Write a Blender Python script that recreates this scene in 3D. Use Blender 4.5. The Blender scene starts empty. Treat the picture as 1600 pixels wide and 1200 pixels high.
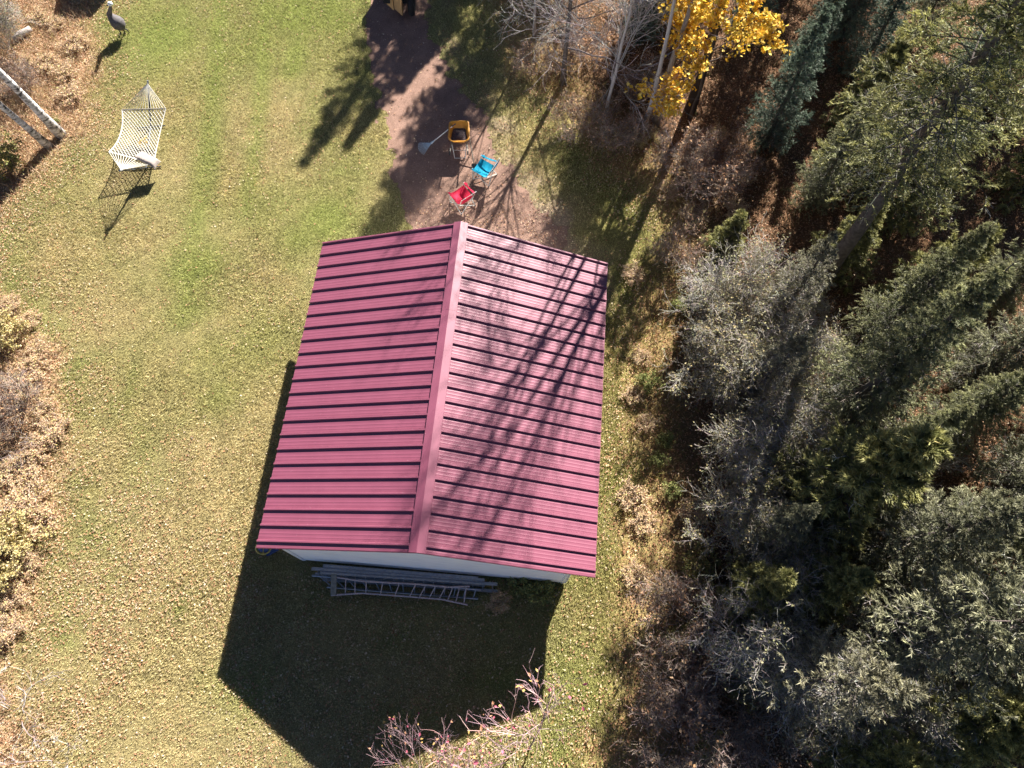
import bpy, bmesh, math, random
import numpy as np
from mathutils import Vector, Matrix

# ------------------------------------------------------------------ camera, sky, sun, exposure
scn = bpy.context.scene
H = 20.3
FPX, TILT = 1114.3, 0.3908
SHX, SHY = -0.630, -1.445                      # shadow run per metre of height
ELEV = math.atan(1 / math.hypot(SHX, SHY))
cam_d = bpy.data.cameras.new('camera'); cam = bpy.data.objects.new('camera', cam_d)
scn.collection.objects.link(cam); scn.camera = cam
cam.location = (0, 0, H); cam.rotation_euler = (TILT, 0, 0)
cam_d.sensor_width = 36; cam_d.lens = 36 * FPX / 1600; cam_d.clip_end = 2000; cam_d.clip_start = 0.1

world = bpy.data.worlds.new('World'); scn.world = world; world.use_nodes = True
wn = world.node_tree.nodes; wn.clear()
sky = wn.new('ShaderNodeTexSky'); sky.sky_type = 'NISHITA'; sky.sun_disc = False
sky.sun_elevation = ELEV; sky.sun_rotation = math.atan2(-SHX, -SHY)
sky.air_density = 0.30; sky.dust_density = 0.05; sky.ozone_density = 1.0
bg = wn.new('ShaderNodeBackground'); bg.inputs[1].default_value = 0.05
wo = wn.new('ShaderNodeOutputWorld')
world.node_tree.links.new(sky.outputs[0], bg.inputs[0]); world.node_tree.links.new(bg.outputs[0], wo.inputs[0])
sun_d = bpy.data.lights.new('sun', 'SUN'); sun_d.energy = 5.0; sun_d.angle = math.radians(0.55); sun_d.color = (1.0, 0.95, 0.86)
sun = bpy.data.objects.new('sun', sun_d); scn.collection.objects.link(sun)
sun.rotation_euler = Vector((SHX, SHY, -1)).to_track_quat('-Z', 'Y').to_euler()
sun.location = (10, 25, 30)
scn.view_settings.view_transform = 'Standard'; scn.view_settings.look = 'None'
scn.view_settings.gamma = 1.0; scn.view_settings.exposure = 2.0
scn.view_settings.use_curve_mapping = False

# ------------------------------------------------------------------ helpers
COL = scn.collection
PI = math.pi
CT, ST = math.cos(TILT), math.sin(TILT)

def G(px, py, z=0.0):
    """pixel of the 1600x1200 photograph -> point on the horizontal plane at height z"""
    dx = px - 800; u = -(py - 600)
    d = (dx, ST * FPX + CT * u, -CT * FPX + ST * u)
    t = (z - H) / d[2]
    return Vector((t * d[0], t * d[1], z))

def Ga(px, py):
    px = np.asarray(px, float); py = np.asarray(py, float)
    u = 600 - py; t = -H / (-CT * FPX + ST * u)
    return t * (px - 800), t * (ST * FPX + CT * u)

def PXa(x, y, z=0.0):
    """world -> photograph pixel (numpy)"""
    dz = z - H
    w = y * ST - dz * CT
    return 800 + FPX * x / w, 600 - FPX * (y * CT + dz * ST) / w

def hash2(ix, iy, seed):
    h = (ix.astype(np.int64) * 374761393 + iy.astype(np.int64) * 668265263 + seed * 1442695041) & 0xFFFFFFFF
    h = ((h ^ (h >> 13)) * 1274126177) & 0xFFFFFFFF
    return ((h ^ (h >> 16)) & 0xFFFF) / 65535.0

def vnoise(x, y, scale, seed=0, octaves=3):
    out = 0; amp = 1; tot = 0
    for o in range(octaves):
        xs = x * scale; ys = y * scale
        ix = np.floor(xs); iy = np.floor(ys); fx = xs - ix; fy = ys - iy
        fx = fx * fx * (3 - 2 * fx); fy = fy * fy * (3 - 2 * fy)
        a = hash2(ix, iy, seed + o); b = hash2(ix + 1, iy, seed + o)
        c = hash2(ix, iy + 1, seed + o); d = hash2(ix + 1, iy + 1, seed + o)
        out = out + amp * ((a * (1 - fx) + b * fx) * (1 - fy) + (c * (1 - fx) + d * fx) * fy)
        tot += amp; amp *= 0.5; scale *= 2.1
    return out / tot

def inpoly(x, y, poly):
    inside = np.zeros(x.shape, bool)
    n = len(poly)
    for i in range(n):
        x0, y0 = poly[i]; x1, y1 = poly[(i + 1) % n]
        c = ((y0 > y) != (y1 > y)) & (x < (x1 - x0) * (y - y0) / (y1 - y0 + 1e-12) + x0)
        inside ^= c
    return inside

def polydist(x, y, poly, closed=True):
    d = np.full(x.shape, 1e9); n = len(poly)
    for i in range(n if closed else n - 1):
        x0, y0 = poly[i]; x1, y1 = poly[(i + 1) % n]
        vx, vy = x1 - x0, y1 - y0; L2 = vx * vx + vy * vy + 1e-12
        t = np.clip(((x - x0) * vx + (y - y0) * vy) / L2, 0, 1)
        d = np.minimum(d, np.hypot(x - x0 - t * vx, y - y0 - t * vy))
    return d

def sdf(x, y, poly):
    d = polydist(x, y, poly)
    return np.where(inpoly(x, y, poly), d, -d)

def sstep(a, b, x):
    t = np.clip((x - a) / (b - a), 0, 1); return t * t * (3 - 2 * t)

def mesh_np(name, V, F, col=None, mats=(), smooth=False):
    """V (n,3), F (m,k) or list of such arrays; col (n,3) per-vertex colour"""
    Fs = F if isinstance(F, (list, tuple)) else [F]
    Fs = [np.asarray(f, np.int32) for f in Fs if len(f)]
    me = bpy.data.meshes.new(name)
    V = np.asarray(V, np.float32)
    me.vertices.add(len(V)); me.vertices.foreach_set('co', V.ravel())
    loops = np.concatenate([f.ravel() for f in Fs]); tot = np.concatenate([np.full(len(f), f.shape[1], np.int32) for f in Fs])
    me.loops.add(len(loops)); me.loops.foreach_set('vertex_index', loops)
    me.polygons.add(len(tot)); me.polygons.foreach_set('loop_start', np.concatenate([[0], np.cumsum(tot)[:-1]]).astype(np.int32))
    me.polygons.foreach_set('loop_total', tot)
    me.polygons.foreach_set('use_smooth', np.full(len(tot), bool(smooth)))
    me.update(calc_edges=True)
    if col is not None:
        at = me.color_attributes.new('Col', 'FLOAT_COLOR', 'POINT')
        c = np.ones((len(V), 4), np.float32); c[:, :3] = col
        at.data.foreach_set('color', c.ravel())
    for m in mats: me.materials.append(m)
    return me

class MB:
    """collects boxes, tubes and sheets into one mesh"""
    def __init__(s): s.V = []; s.F = {}; s.C = []; s.n = 0
    def add(s, V, F, col=None):
        V = np.asarray(V, float)
        for f in (F if isinstance(F, list) and len(F) and isinstance(F[0], np.ndarray) else [np.asarray(F)]):
            s.F.setdefault(f.shape[1], []).append(f + s.n)
        s.V.append(V); s.n += len(V)
        s.C.append(np.broadcast_to(np.array(col if col is not None else (1, 1, 1), float), (len(V), 3)))
        return s
    def box(s, c, size, M=None, col=None):
        x, y, z = [v / 2 for v in size]
        V = np.array([(i, j, k) for i in (-x, x) for j in (-y, y) for k in (-z, z)])
        if M is not None: V = V @ np.array(M.to_3x3()).T
        V = V + np.array(c)
        return s.add(V, np.array([(0, 1, 3, 2), (4, 6, 7, 5), (0, 4, 5, 1), (2, 3, 7, 6), (0, 2, 6, 4), (1, 5, 7, 3)]), col)
    def bar(s, a, b, w, h, col=None, upv=(0, 0, 1)):
        a = np.array(a, float); b = np.array(b, float); d = b - a; L = np.linalg.norm(d); d /= L
        up = np.array(upv, float)
        if abs(d @ up) > .98: up = np.array((0, 1., 0))
        sd = np.cross(d, up); sd /= np.linalg.norm(sd); u = np.cross(sd, d)
        V = np.array([a + i * sd * w / 2 + k * u * h / 2 for i, k in ((-1, -1), (1, -1), (1, 1), (-1, 1))] + [b + i * sd * w / 2 + k * u * h / 2 for i, k in ((-1, -1), (1, -1), (1, 1), (-1, 1))])
        return s.add(V, np.array([(0, 3, 2, 1), (4, 5, 6, 7), (0, 1, 5, 4), (1, 2, 6, 5), (2, 3, 7, 6), (3, 0, 4, 7)]), col)
    def tube(s, pts, rad, k=8, col=None, cap=True, flat=1.0):
        P = np.array([tuple(p) for p in pts], float); n = len(P)
        R = np.full(n, rad, float) if np.isscalar(rad) else np.array(rad, float)
        T = np.gradient(P, axis=0); T /= np.linalg.norm(T, axis=1)[:, None] + 1e-12
        u = np.cross(T[0], (0, 0, 1.)); 
        if np.linalg.norm(u) < .1: u = np.cross(T[0], (0, 1., 0))
        V = []
        a = np.arange(k) * 2 * PI / k
        for i in range(n):
            u = u - T[i] * (u @ T[i]); u /= np.linalg.norm(u); v = np.cross(T[i], u)
            V.append(P[i] + R[i] * (np.cos(a)[:, None] * u + flat * np.sin(a)[:, None] * v))
        V = np.concatenate(V); F = []
        i0 = np.arange(k); i1 = (i0 + 1) % k
        F = np.concatenate([np.stack([i0 + r * k, i1 + r * k, i1 + (r + 1) * k, i0 + (r + 1) * k], 1) for r in range(n - 1)])
        out = [F]
        s.add(V, F, col)
        if cap:
            base = s.n - len(V)
            s.F.setdefault(k, []).append(np.array([i0[::-1] + base])); s.F[k].append(np.array([i0 + (n - 1) * k + base]))
        return s
    def segs(s, p0, p1, r0, r1, k=3, col=None):
        V, F = seg_prisms(p0, p1, r0, r1, k)
        return s.add(V, F, np.repeat(col, 2 * k, 0) if col is not None and np.ndim(col) == 2 else col)
    def grid(s, P, col=None, closed_u=False):
        P = np.asarray(P, float); n, m = P.shape[:2]
        F = []
        for i in range(n - 1):
            for j in range(m - 1 + (1 if closed_u else 0)):
                j2 = (j + 1) % m
                F.append((i * m + j, i * m + j2, (i + 1) * m + j2, (i + 1) * m + j))
        return s.add(P.reshape(-1, 3), np.array(F), col)
    def build(s, name, mat, parent=None, smooth=False, col=False):
        me = mesh_np(name, np.concatenate(s.V), [np.concatenate(v) for v in s.F.values()], np.concatenate(s.C) if col else None, [mat], smooth)
        return link(name, me, parent)

def seg_prisms(p0, p1, r0, r1, k=3):
    p0 = np.asarray(p0, float); p1 = np.asarray(p1, float); n = len(p0)
    d = p1 - p0; d /= np.linalg.norm(d, axis=1)[:, None] + 1e-9
    ref = np.where(np.abs(d[:, 2:3]) > .9, np.array([[1., 0, 0]]), np.array([[0, 0, 1.]]))
    u = np.cross(d, ref); u /= np.linalg.norm(u, axis=1)[:, None] + 1e-9; v = np.cross(d, u)
    a = np.arange(k) * 2 * PI / k
    ring = np.cos(a)[None, :, None] * u[:, None] + np.sin(a)[None, :, None] * v[:, None]
    A = p0[:, None] + ring * np.reshape(r0, (-1, 1, 1)); B = p1[:, None] + ring * np.reshape(r1, (-1, 1, 1))
    V = np.concatenate([A, B], 1).reshape(-1, 3)
    i0 = np.arange(k); i1 = (i0 + 1) % k
    F = np.stack([i0, i1, i1 + k, i0 + k], 1)[None] + (np.arange(n) * 2 * k)[:, None, None]
    return V, F.reshape(-1, 4)

def link(name, data, parent=None):
    o = bpy.data.objects.new(name, data); COL.objects.link(o)
    if parent is not None: o.parent = parent
    return o

def tag(o, label=None, cat=None, group=None, kind=None):
    if label: o['label'] = label
    if cat: o['category'] = cat
    if group: o['group'] = group
    if kind: o['kind'] = kind
    return o

def thing(name, label, cat, loc=(0, 0, 0), rz=0.0, group=None):
    o = link(name, None); o.location = loc; o.rotation_euler = (0, 0, rz); o.empty_display_size = .2
    return tag(o, label, cat, group)

def copy_tree(root):
    r = root.copy(); COL.objects.link(r)
    for ch in list(root.children):
        c = ch.copy(); COL.objects.link(c); c.parent = r
        for g in list(ch.children):
            d = g.copy(); COL.objects.link(d); d.parent = c
    return r

# ------------------------------------------------------------------ materials
def new_mat(name):
    m = bpy.data.materials.new(name); m.use_nodes = True
    nt = m.node_tree; nt.nodes.clear()
    out = nt.nodes.new('ShaderNodeOutputMaterial'); b = nt.nodes.new('ShaderNodeBsdfPrincipled')
    nt.links.new(b.outputs[0], out.inputs[0])
    return m, nt, b, out

def ramp(nt, fac, stops):
    r = nt.nodes.new('ShaderNodeValToRGB'); nt.links.new(fac, r.inputs[0])
    e = r.color_ramp.elements
    while len(e) < len(stops): e.new(0.5)
    for i, (p, c) in enumerate(stops): e[i].position = p; e[i].color = (*c, 1)
    return r.outputs[0]

def noise(nt, scale, detail=4, rough=.6, coord='Object', dist=0):
    tc = nt.nodes.new('ShaderNodeTexCoord'); n = nt.nodes.new('ShaderNodeTexNoise')
    n.inputs['Scale'].default_value = scale; n.inputs['Detail'].default_value = detail; n.inputs['Roughness'].default_value = rough
    n.inputs['Distortion'].default_value = dist
    nt.links.new(tc.outputs[coord], n.inputs['Vector']); return n.outputs[0]

def mixc(nt, a, b, fac, mode='MIX'):
    m = nt.nodes.new('ShaderNodeMix'); m.data_type = 'RGBA'; m.blend_type = mode
    for s, v in ((6, a), (7, b), (0, fac)):
        if hasattr(v, 'type') and hasattr(v, 'links'): nt.links.new(v, m.inputs[s])
        elif s == 0: m.inputs[0].default_value = v
        else: m.inputs[s].default_value = (*v, 1)
    return m.outputs[2]

def bump(nt, b, h, strength=.3, dist=.02):
    bp = nt.nodes.new('ShaderNodeBump'); bp.inputs['Strength'].default_value = strength; bp.inputs['Distance'].default_value = dist
    nt.links.new(h, bp.inputs['Height']); nt.links.new(bp.outputs[0], b.inputs['Normal'])

def mat_simple(name, c, rough=.6, metal=0.0, var=.25, scale=12, bmp=.15, spec=.4, dark=None):
    m, nt, b, _ = new_mat(name)
    n = noise(nt, scale, 5, .65)
    lo = tuple(v * (1 - var) for v in c) if dark is None else dark
    hi = tuple(min(1, v * (1 + var)) for v in c)
    nt.links.new(ramp(nt, n, [(.3, lo), (.7, hi)]), b.inputs['Base Color'])
    b.inputs['Roughness'].default_value = rough; b.inputs['Metallic'].default_value = metal
    b.inputs['Specular IOR Level'].default_value = spec
    if bmp: bump(nt, b, n, bmp, .01)
    return m

def mat_attr(name, rough=.8, spec=.2, transl=0.0, nscale=0, nvar=.3):
    m, nt, b, out = new_mat(name)
    a = nt.nodes.new('ShaderNodeAttribute'); a.attribute_name = 'Col'
    c = a.outputs['Color']
    if nscale:
        n = noise(nt, nscale, 6, .7)
        c = mixc(nt, c, ramp(nt, n, [(.28, (1 - nvar,) * 3), (.72, (1 + nvar,) * 3)]), 1.0, 'MULTIPLY')
    nt.links.new(c, b.inputs['Base Color'])
    b.inputs['Roughness'].default_value = rough; b.inputs['Specular IOR Level'].default_value = spec
    if transl:
        t = nt.nodes.new('ShaderNodeBsdfTranslucent'); nt.links.new(c, t.inputs[0])
        mx = nt.nodes.new('ShaderNodeMixShader'); mx.inputs[0].default_value = transl
        nt.links.new(b.outputs[0], mx.inputs[1]); nt.links.new(t.outputs[0], mx.inputs[2]); nt.links.new(mx.outputs[0], out.inputs[0])
    return m, nt, b

M = {}
M['leaf'], _, _ = mat_attr('dry_leaf', .7, .25, .25)
M['needle'], _, _ = mat_attr('needles', .6, .35, .25)
M['twig'], _, _ = mat_attr('twig_bark', .85, .15)
M['grass'], _, _ = mat_attr('grass_blade', .65, .25, .3)
M['weed'], _, _ = mat_attr('weed', .75, .2, .3)
M['bark'] = mat_simple('spruce_bark', (.10, .085, .075), .9, 0, .45, 9, .6, .15)
M['white_paint'] = mat_simple('weathered_white_paint', (.72, .73, .75), .55, 0, .10, 3, .1)
M['alu'] = mat_simple('dull_aluminium', (.30, .31, .34), .45, .55, .25, 14, .1)
M['oldwood'] = mat_simple('grey_wood', (.22, .20, .17), .9, 0, .35, 18, .4, .15)
M['paintwood'] = mat_simple('worn_pink_wood', (.46, .36, .35), .8, 0, .35, 22, .3, .2)
M['steel_dark'] = mat_simple('dark_steel', (.08, .085, .09), .45, .6, .2, 10, .05)
M['steel_grey'] = mat_simple('grey_steel', (.35, .36, .37), .4, .7, .2, 20, .05)
M['rope'] = mat_simple('cotton_rope', (.58, .56, .51), .9, 0, .12, 40, .2, .1)
M['orange_poly'] = mat_simple('orange_poly_tray', (.68, .30, .035), .45, 0, .12, 6, .05)
M['soil'] = mat_simple('wet_soil', (.10, .075, .075), .9, 0, .5, 16, .8, .2)
M['tyre'] = mat_simple('black_rubber', (.018, .018, .02), .75, 0, .3, 20, .2, .3)
M['teal'] = mat_simple('teal_cloth', (.0, .25, .40), .8, 0, .14, 30, .15, .2)
M['red'] = mat_simple('red_cloth', (.55, .02, .06), .8, 0, .14, 30, .15, .2)
M['black_cloth'] = mat_simple('black_mesh_cloth', (.03, .03, .04), .85, 0, .2, 30, .1, .2)
M['chair_metal'] = mat_simple('grey_tube', (.55, .55, .52), .5, .2, .15, 20, .05)
M['rake_blue'] = mat_simple('pale_blue_plastic', (.42, .50, .55), .5, 0, .15, 20, .05)
M['pole_white'] = mat_simple('pale_pole', (.68, .68, .66), .5, 0, .15, 20, .05)
M['bird_grey'] = mat_simple('bird_grey', (.105, .095, .10), .75, 0, .4, 16, .4, .2)
M['bird_white'] = mat_simple('bird_white', (.72, .76, .77), .6, 0, .08, 10, .05)
M['bird_black'] = mat_simple('bird_black', (.02, .02, .02), .6, 0, .2, 10, .05)
M['pillow'] = mat_simple('taupe_canvas', (.30, .26, .24), .9, 0, .25, 20, .3, .1)
M['tan_panel'] = mat_simple('tan_panel', (.45, .26, .12), .55, 0, .12, 8, .05)
M['yellow_rim'] = mat_simple('yellow_plastic', (.50, .38, .10), .5, 0, .2, 14, .05)
M['blue_plastic'] = mat_simple('dull_blue_plastic', (.06, .09, .22), .5, 0, .2, 14, .05)
M['trailer_blue'] = mat_simple('blue_paint', (.06, .22, .5), .4, 0, .15, 6, .05)
M['deadlog'] = mat_simple('weathered_log', (.33, .29, .27), .9, 0, .35, 14, .5, .1)

# birch bark: white with dark horizontal scars
m, nt, b, _ = new_mat('birch_bark')
tc = nt.nodes.new('ShaderNodeTexCoord'); mp = nt.nodes.new('ShaderNodeMapping'); mp.inputs['Scale'].default_value = (3, 3, 9)
nt.links.new(tc.outputs['Object'], mp.inputs[0]); nz = nt.nodes.new('ShaderNodeTexNoise'); nz.inputs['Scale'].default_value = 1.6; nz.inputs['Detail'].default_value = 6
nt.links.new(mp.outputs[0], nz.inputs['Vector'])
nt.links.new(ramp(nt, nz.outputs[0], [(.36, (.05, .045, .045)), (.46, (.36, .34, .33)), (.56, (.62, .60, .60)), (.8, (.74, .73, .74))]), b.inputs['Base Color'])
b.inputs['Roughness'].default_value = .8; b.inputs['Specular IOR Level'].default_value = .2; bump(nt, b, nz.outputs[0], .4, .02)
M['birch'] = m

# painted steel roof sheet
m, nt, b, _ = new_mat('burgundy_roof_steel')
n1 = noise(nt, 1.3, 4, .6); n2 = noise(nt, 60, 2, .5)
c = ramp(nt, n1, [(.3, (.178, .044, .078)), (.7, (.215, .056, .096))])
spk = ramp(nt, n2, [(.745, (0, 0, 0)), (.775, (1, 1, 1))])
c = mixc(nt, c, (.75, .62, .64), spk)
nt.links.new(c, b.inputs['Base Color']); b.inputs['Roughness'].default_value = .50; b.inputs['Specular IOR Level'].default_value = .6
M['roof'] = m

# ------------------------------------------------------------------ ground
def gp(pts): return [tuple(Ga(*p)) for p in pts]
PATH = gp([(572, -60), (572, 0), (574, 60), (581, 110), (596, 180), (607, 230), (617, 275), (628, 312), (643, 348), (665, 400), (800, 450), (905, 440), (893, 395),
           (868, 345), (838, 318), (806, 282), (776, 246), (757, 205), (744, 170), (716, 128), (696, 95), (676, 45), (664, 0), (664, -60)])
PATH = [(float(a), float(b)) for a, b in PATH]
WOOD = [(float(a), float(b)) for a, b in gp([(770, -260), (775, -20), (780, 40), (800, 95), (835, 150), (870, 190), (905, 225), (935, 255), (985, 290), (1010, 330), (1022, 390), (990, 440),
                                       (970, 500), (972, 560), (968, 640), (970, 720), (968, 800), (970, 870), (968, 930), (965, 1000), (955, 1070), (935, 1140), (920, 1210), (900, 1400), (2600, 1600), (2600, -500)])]
BRUSH = [(float(a), float(b)) for a, b in gp([(-900, -300), (190, -300), (150, -20), (132, 30), (146, 90), (140, 150), (122, 190), (85, 232), (50, 270), (18, 320), (-20, 380), (-25, 440),
                                        (30, 490), (80, 540), (90, 600), (110, 650), (105, 720), (85, 790), (60, 860), (35, 940), (25, 1010), (50, 1080), (70, 1150), (50, 1260), (-900, 1400)])]
BL = [(-8.0, 3.0), (4.0, 3.0)]

def masks(x, y):
    w = vnoise(x, y, .55, 5, 3) - .5
    wood = sstep(-.55, .75, sdf(x, y, WOOD) + w * 1.6)
    brush = sstep(-.7, .7, sdf(x, y, BRUSH) + w * 1.8)
    path = sstep(-.12, .12, sdf(x, y, PATH) + (vnoise(x, y, 2.2, 9, 4) - .5) * 1.0)
    return wood, brush, path

RUT1 = gp([(345, 0), (340, 90), (330, 190), (318, 290), (300, 390), (285, 500)])
RUT3 = gp([(415, 0), (410, 100), (400, 220), (385, 330)])
RUT2 = gp([(480, 0), (470, 40), (455, 110)])
GREEN_SPOTS = [(245, 60, 1.6, 1), (215, 85, .9, .8), (510, 345, 1.1, 1), (470, 370, .9, .8), (420, 320, 1.2, .6), (455, 20, 1.6, .9), (520, 15, 1.3, .8), (390, 70, 1.5, .5),
               (300, 420, 1.2, .9), (295, 480, .9, .8), (315, 330, .8, .6), (330, 560, 1.2, .5), (905, 1080, 1.0, .7), (890, 1180, 1.2, .8), (400, 540, 1.2, .5), (380, 1080, .9, .8), (340, 620, 1, .6), (975, 440, .8, .8)]
def lawn_colour(x, y):
    n1 = vnoise(x, y, .22, 21, 3); n2 = vnoise(x, y, 1.1, 33, 3); n3 = vnoise(x, y, 4.5, 44, 2)
    tan = np.array([.430, .365, .190]); olive = np.array([.345, .330, .145]); green = np.array([.265, .330, .085]); dry = np.array([.50, .41, .23])
    ppx, ppy = PXa(x, y)
    t = np.clip((n1 - .5) * 2.4 + (n2 - .5) * 1.6 + .5 + .35 * sstep(700, 100, ppy) * sstep(150, 350, ppx) - .25 * sstep(700, 1100, ppy), 0, 1)[:, None]
    c = tan * (1 - t) + olive * t
    g = sstep(.6, .78, n2 * .6 + n1 * .4) * .35
    for px, py, r, a in GREEN_SPOTS:
        gx, gy = Ga(px, py)
        d = np.hypot(x - gx, y - gy) / r + (n2 - .5) * 1.3
        g = np.maximum(g, .62 * a * sstep(1.5, .1, d))
    for rut, wd in ((RUT1, .5), (RUT2, .5), (RUT3, .35)):
        d = polydist(x, y, rut, False) + (n2 - .5) * .5
        g = np.maximum(g, .5 * sstep(wd * 1.5, .0, d))
    g = g[:, None]
    c = c * (1 - g) + green * g
    dd = sstep(.62, .85, n3 * .5 + (1 - n1) * .5)[:, None] * .6
    c = c * (1 - dd) + dry * dd
    # greener, deeper turf next to the wood
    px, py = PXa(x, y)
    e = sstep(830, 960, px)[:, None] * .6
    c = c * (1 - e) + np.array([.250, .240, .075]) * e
    return c * (.85 + .3 * n3[:, None])

def verge(x, y):
    px, py = PXa(x, y)
    d = sdf(x, y, PATH) + (vnoise(x, y, 1.3, 93, 3) - .5) * 1.6
    return sstep(-1.5, .1, d) * sstep(60, 150, px - (560 + .45 * py)) + 0 * d
def ground_colour(x, y):
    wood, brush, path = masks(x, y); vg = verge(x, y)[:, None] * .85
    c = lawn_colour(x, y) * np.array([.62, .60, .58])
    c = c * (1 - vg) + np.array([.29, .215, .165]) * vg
    n = vnoise(x, y, 2.3, 61, 3)[:, None]
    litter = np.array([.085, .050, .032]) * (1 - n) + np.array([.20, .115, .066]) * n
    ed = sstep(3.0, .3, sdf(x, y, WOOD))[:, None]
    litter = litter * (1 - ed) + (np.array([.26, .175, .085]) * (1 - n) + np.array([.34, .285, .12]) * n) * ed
    brushc = np.array([.34, .21, .13]) * (1 - n) + np.array([.50, .35, .23]) * n
    c = c * (1 - brush[:, None]) + brushc * brush[:, None]
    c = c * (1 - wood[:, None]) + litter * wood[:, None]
    return c

def ground_sheet():
    xs = np.concatenate([[-600, -200, -80, -50], np.arange(-34, 36.01, .2), [55, 90, 200, 600]])
    ys = np.concatenate([[-600, -200, -60, -20], np.arange(-6, 42.01, .2), [60, 100, 200, 600]])
    X, Y = np.meshgrid(xs, ys); x = X.ravel(); y = Y.ravel()
    z = (vnoise(x, y, .5, 3, 3) - .5) * .05
    nx, ny = len(xs), len(ys)
    i = np.arange(ny - 1)[:, None] * nx + np.arange(nx - 1)[None]
    F = np.stack([i, i + 1, i + 1 + nx, i + nx], -1).reshape(-1, 4)
    z = np.where((np.abs(x) < 35) & (y < 41) & (y > -5), z - .03, -.03)
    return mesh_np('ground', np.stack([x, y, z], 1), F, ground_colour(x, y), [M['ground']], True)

m, nt, b = mat_attr('turf_and_litter', .95, .08)
a = [n for n in nt.nodes if n.type == 'ATTRIBUTE'][0].outputs['Color']
nA = noise(nt, 26, 8, .75); nB = noise(nt, 5, 5, .6)
c = mixc(nt, a, ramp(nt, nA, [(.30, (.42, .40, .38)), (.48, (.95, .95, .92)), (.62, (1.2, 1.2, 1.15)), (.75, (1.7, 1.6, 1.45))]), 1.0, 'MULTIPLY')
c = mixc(nt, c, ramp(nt, nB, [(.3, (.85, .85, .85)), (.7, (1.15, 1.15, 1.12))]), 1.0, 'MULTIPLY')
nt.links.new(c, b.inputs['Base Color']); bump(nt, b, nA, .9, .05)
M['ground'] = m
ground = tag(link('ground', ground_sheet()), kind='structure')

# dirt path: ragged sheet a few millimetres above the turf
m, nt, b, _ = new_mat('red_brown_mulch')
nA = noise(nt, 34, 8, .75, dist=.6); nB = noise(nt, 1.6, 4, .6)
c = ramp(nt, nA, [(.28, (.085, .048, .036)), (.45, (.225, .140, .108)), (.6, (.315, .208, .165)), (.78, (.44, .33, .27))])
c = mixc(nt, c, ramp(nt, nB, [(.3, (.78, .76, .75)), (.7, (1.12, 1.1, 1.1))]), 1.0, 'MULTIPLY')
nt.links.new(c, b.inputs['Base Color']); b.inputs['Roughness'].default_value = .95; b.inputs['Specular IOR Level'].default_value = .1; bump(nt, b, nA, .8, .04)
M['mulch'] = m
def path_sheet():
    h = .06
    xs = np.arange(-9, 5, h); ys = np.arange(9, 29, h)
    X, Y = np.meshgrid(xs, ys); x = X.ravel(); y = Y.ravel()
    z = (vnoise(x, y, .5, 3, 3) - .5) * .05 - .03 + .006 + .014 * vnoise(x, y, 2.5, 17, 2)
    nx, ny = len(xs), len(ys)
    i = np.arange(ny - 1)[:, None] * nx + np.arange(nx - 1)[None]
    F = np.stack([i, i + 1, i + 1 + nx, i + nx], -1).reshape(-1, 4)
    ctr = np.stack([x[F].mean(1), y[F].mean(1)], 1)
    keep = masks(ctr[:, 0], ctr[:, 1])[2] > .5
    F = F[keep]; used, inv = np.unique(F, return_inverse=True)
    return mesh_np('dirt_path', np.stack([x, y, z], 1)[used], inv.reshape(-1, 4), None, [M['mulch']], True)
tag(link('dirt_path', path_sheet()), kind='structure')

# ------------------------------------------------------------------ the garage
BX, BY, BYAW = -.1082 * H, .1322 * H, -.0851
BA, BLN, BHE, BHR = .2104 * H, .448 * H, .1034 * H, .1778 * H
OV, RO = .62, .07
gar = thing('garage', 'low garage with burgundy ribbed metal gable roof and white board walls', 'garage', (BX, BY, 0), BYAW)
PITCH = BLN / 22.5
sl = math.hypot(BA, BHR - BHE); ang = math.atan2(BHR - BHE, BA)

def panel_mesh(width, first_rib=True):
    """steel sheet: one raised rib and three low stiffening ribs, run down the slope (local x 0..sl), across = local y"""
    prof = []
    if first_rib: prof += [(-.038, 0), (-.020, .045), (.020, .045), (.038, 0)]
    else: prof += [(-.004, 0)]
    for q in (.28, .5, .72):
        cpos = q * PITCH
        if cpos + .03 < width: prof += [(cpos - .024, 0), (cpos - .006, .0022), (cpos + .006, .0022), (cpos + .024, 0)]
    prof += [(width, 0)]
    n = len(prof); V = []; F = []
    for xx in (0.0, sl):
        for yy, zz in prof: V.append((xx, yy, zz))
    for i in range(n - 1): F.append((i, i + n, i + 1 + n, i + 1))
    e = len(V)
    for xx in (0.0, sl):                       # thin edge so that the sheet has thickness
        for yy in (prof[0][0], width): V.append((xx, yy, -.012))
    F += [(0, e, e + 2, n), (n - 1, 2 * n - 1, e + 3, e + 1), (e, e + 1, e + 3, e + 2)]
    me = bpy.data.meshes.new('roof_panel'); me.from_pydata(V, [], F); me.materials.append(M['roof']); me.update()
    return me
pm_full = panel_mesh(PITCH - .042); pm_last = panel_mesh(PITCH * .40)
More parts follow.
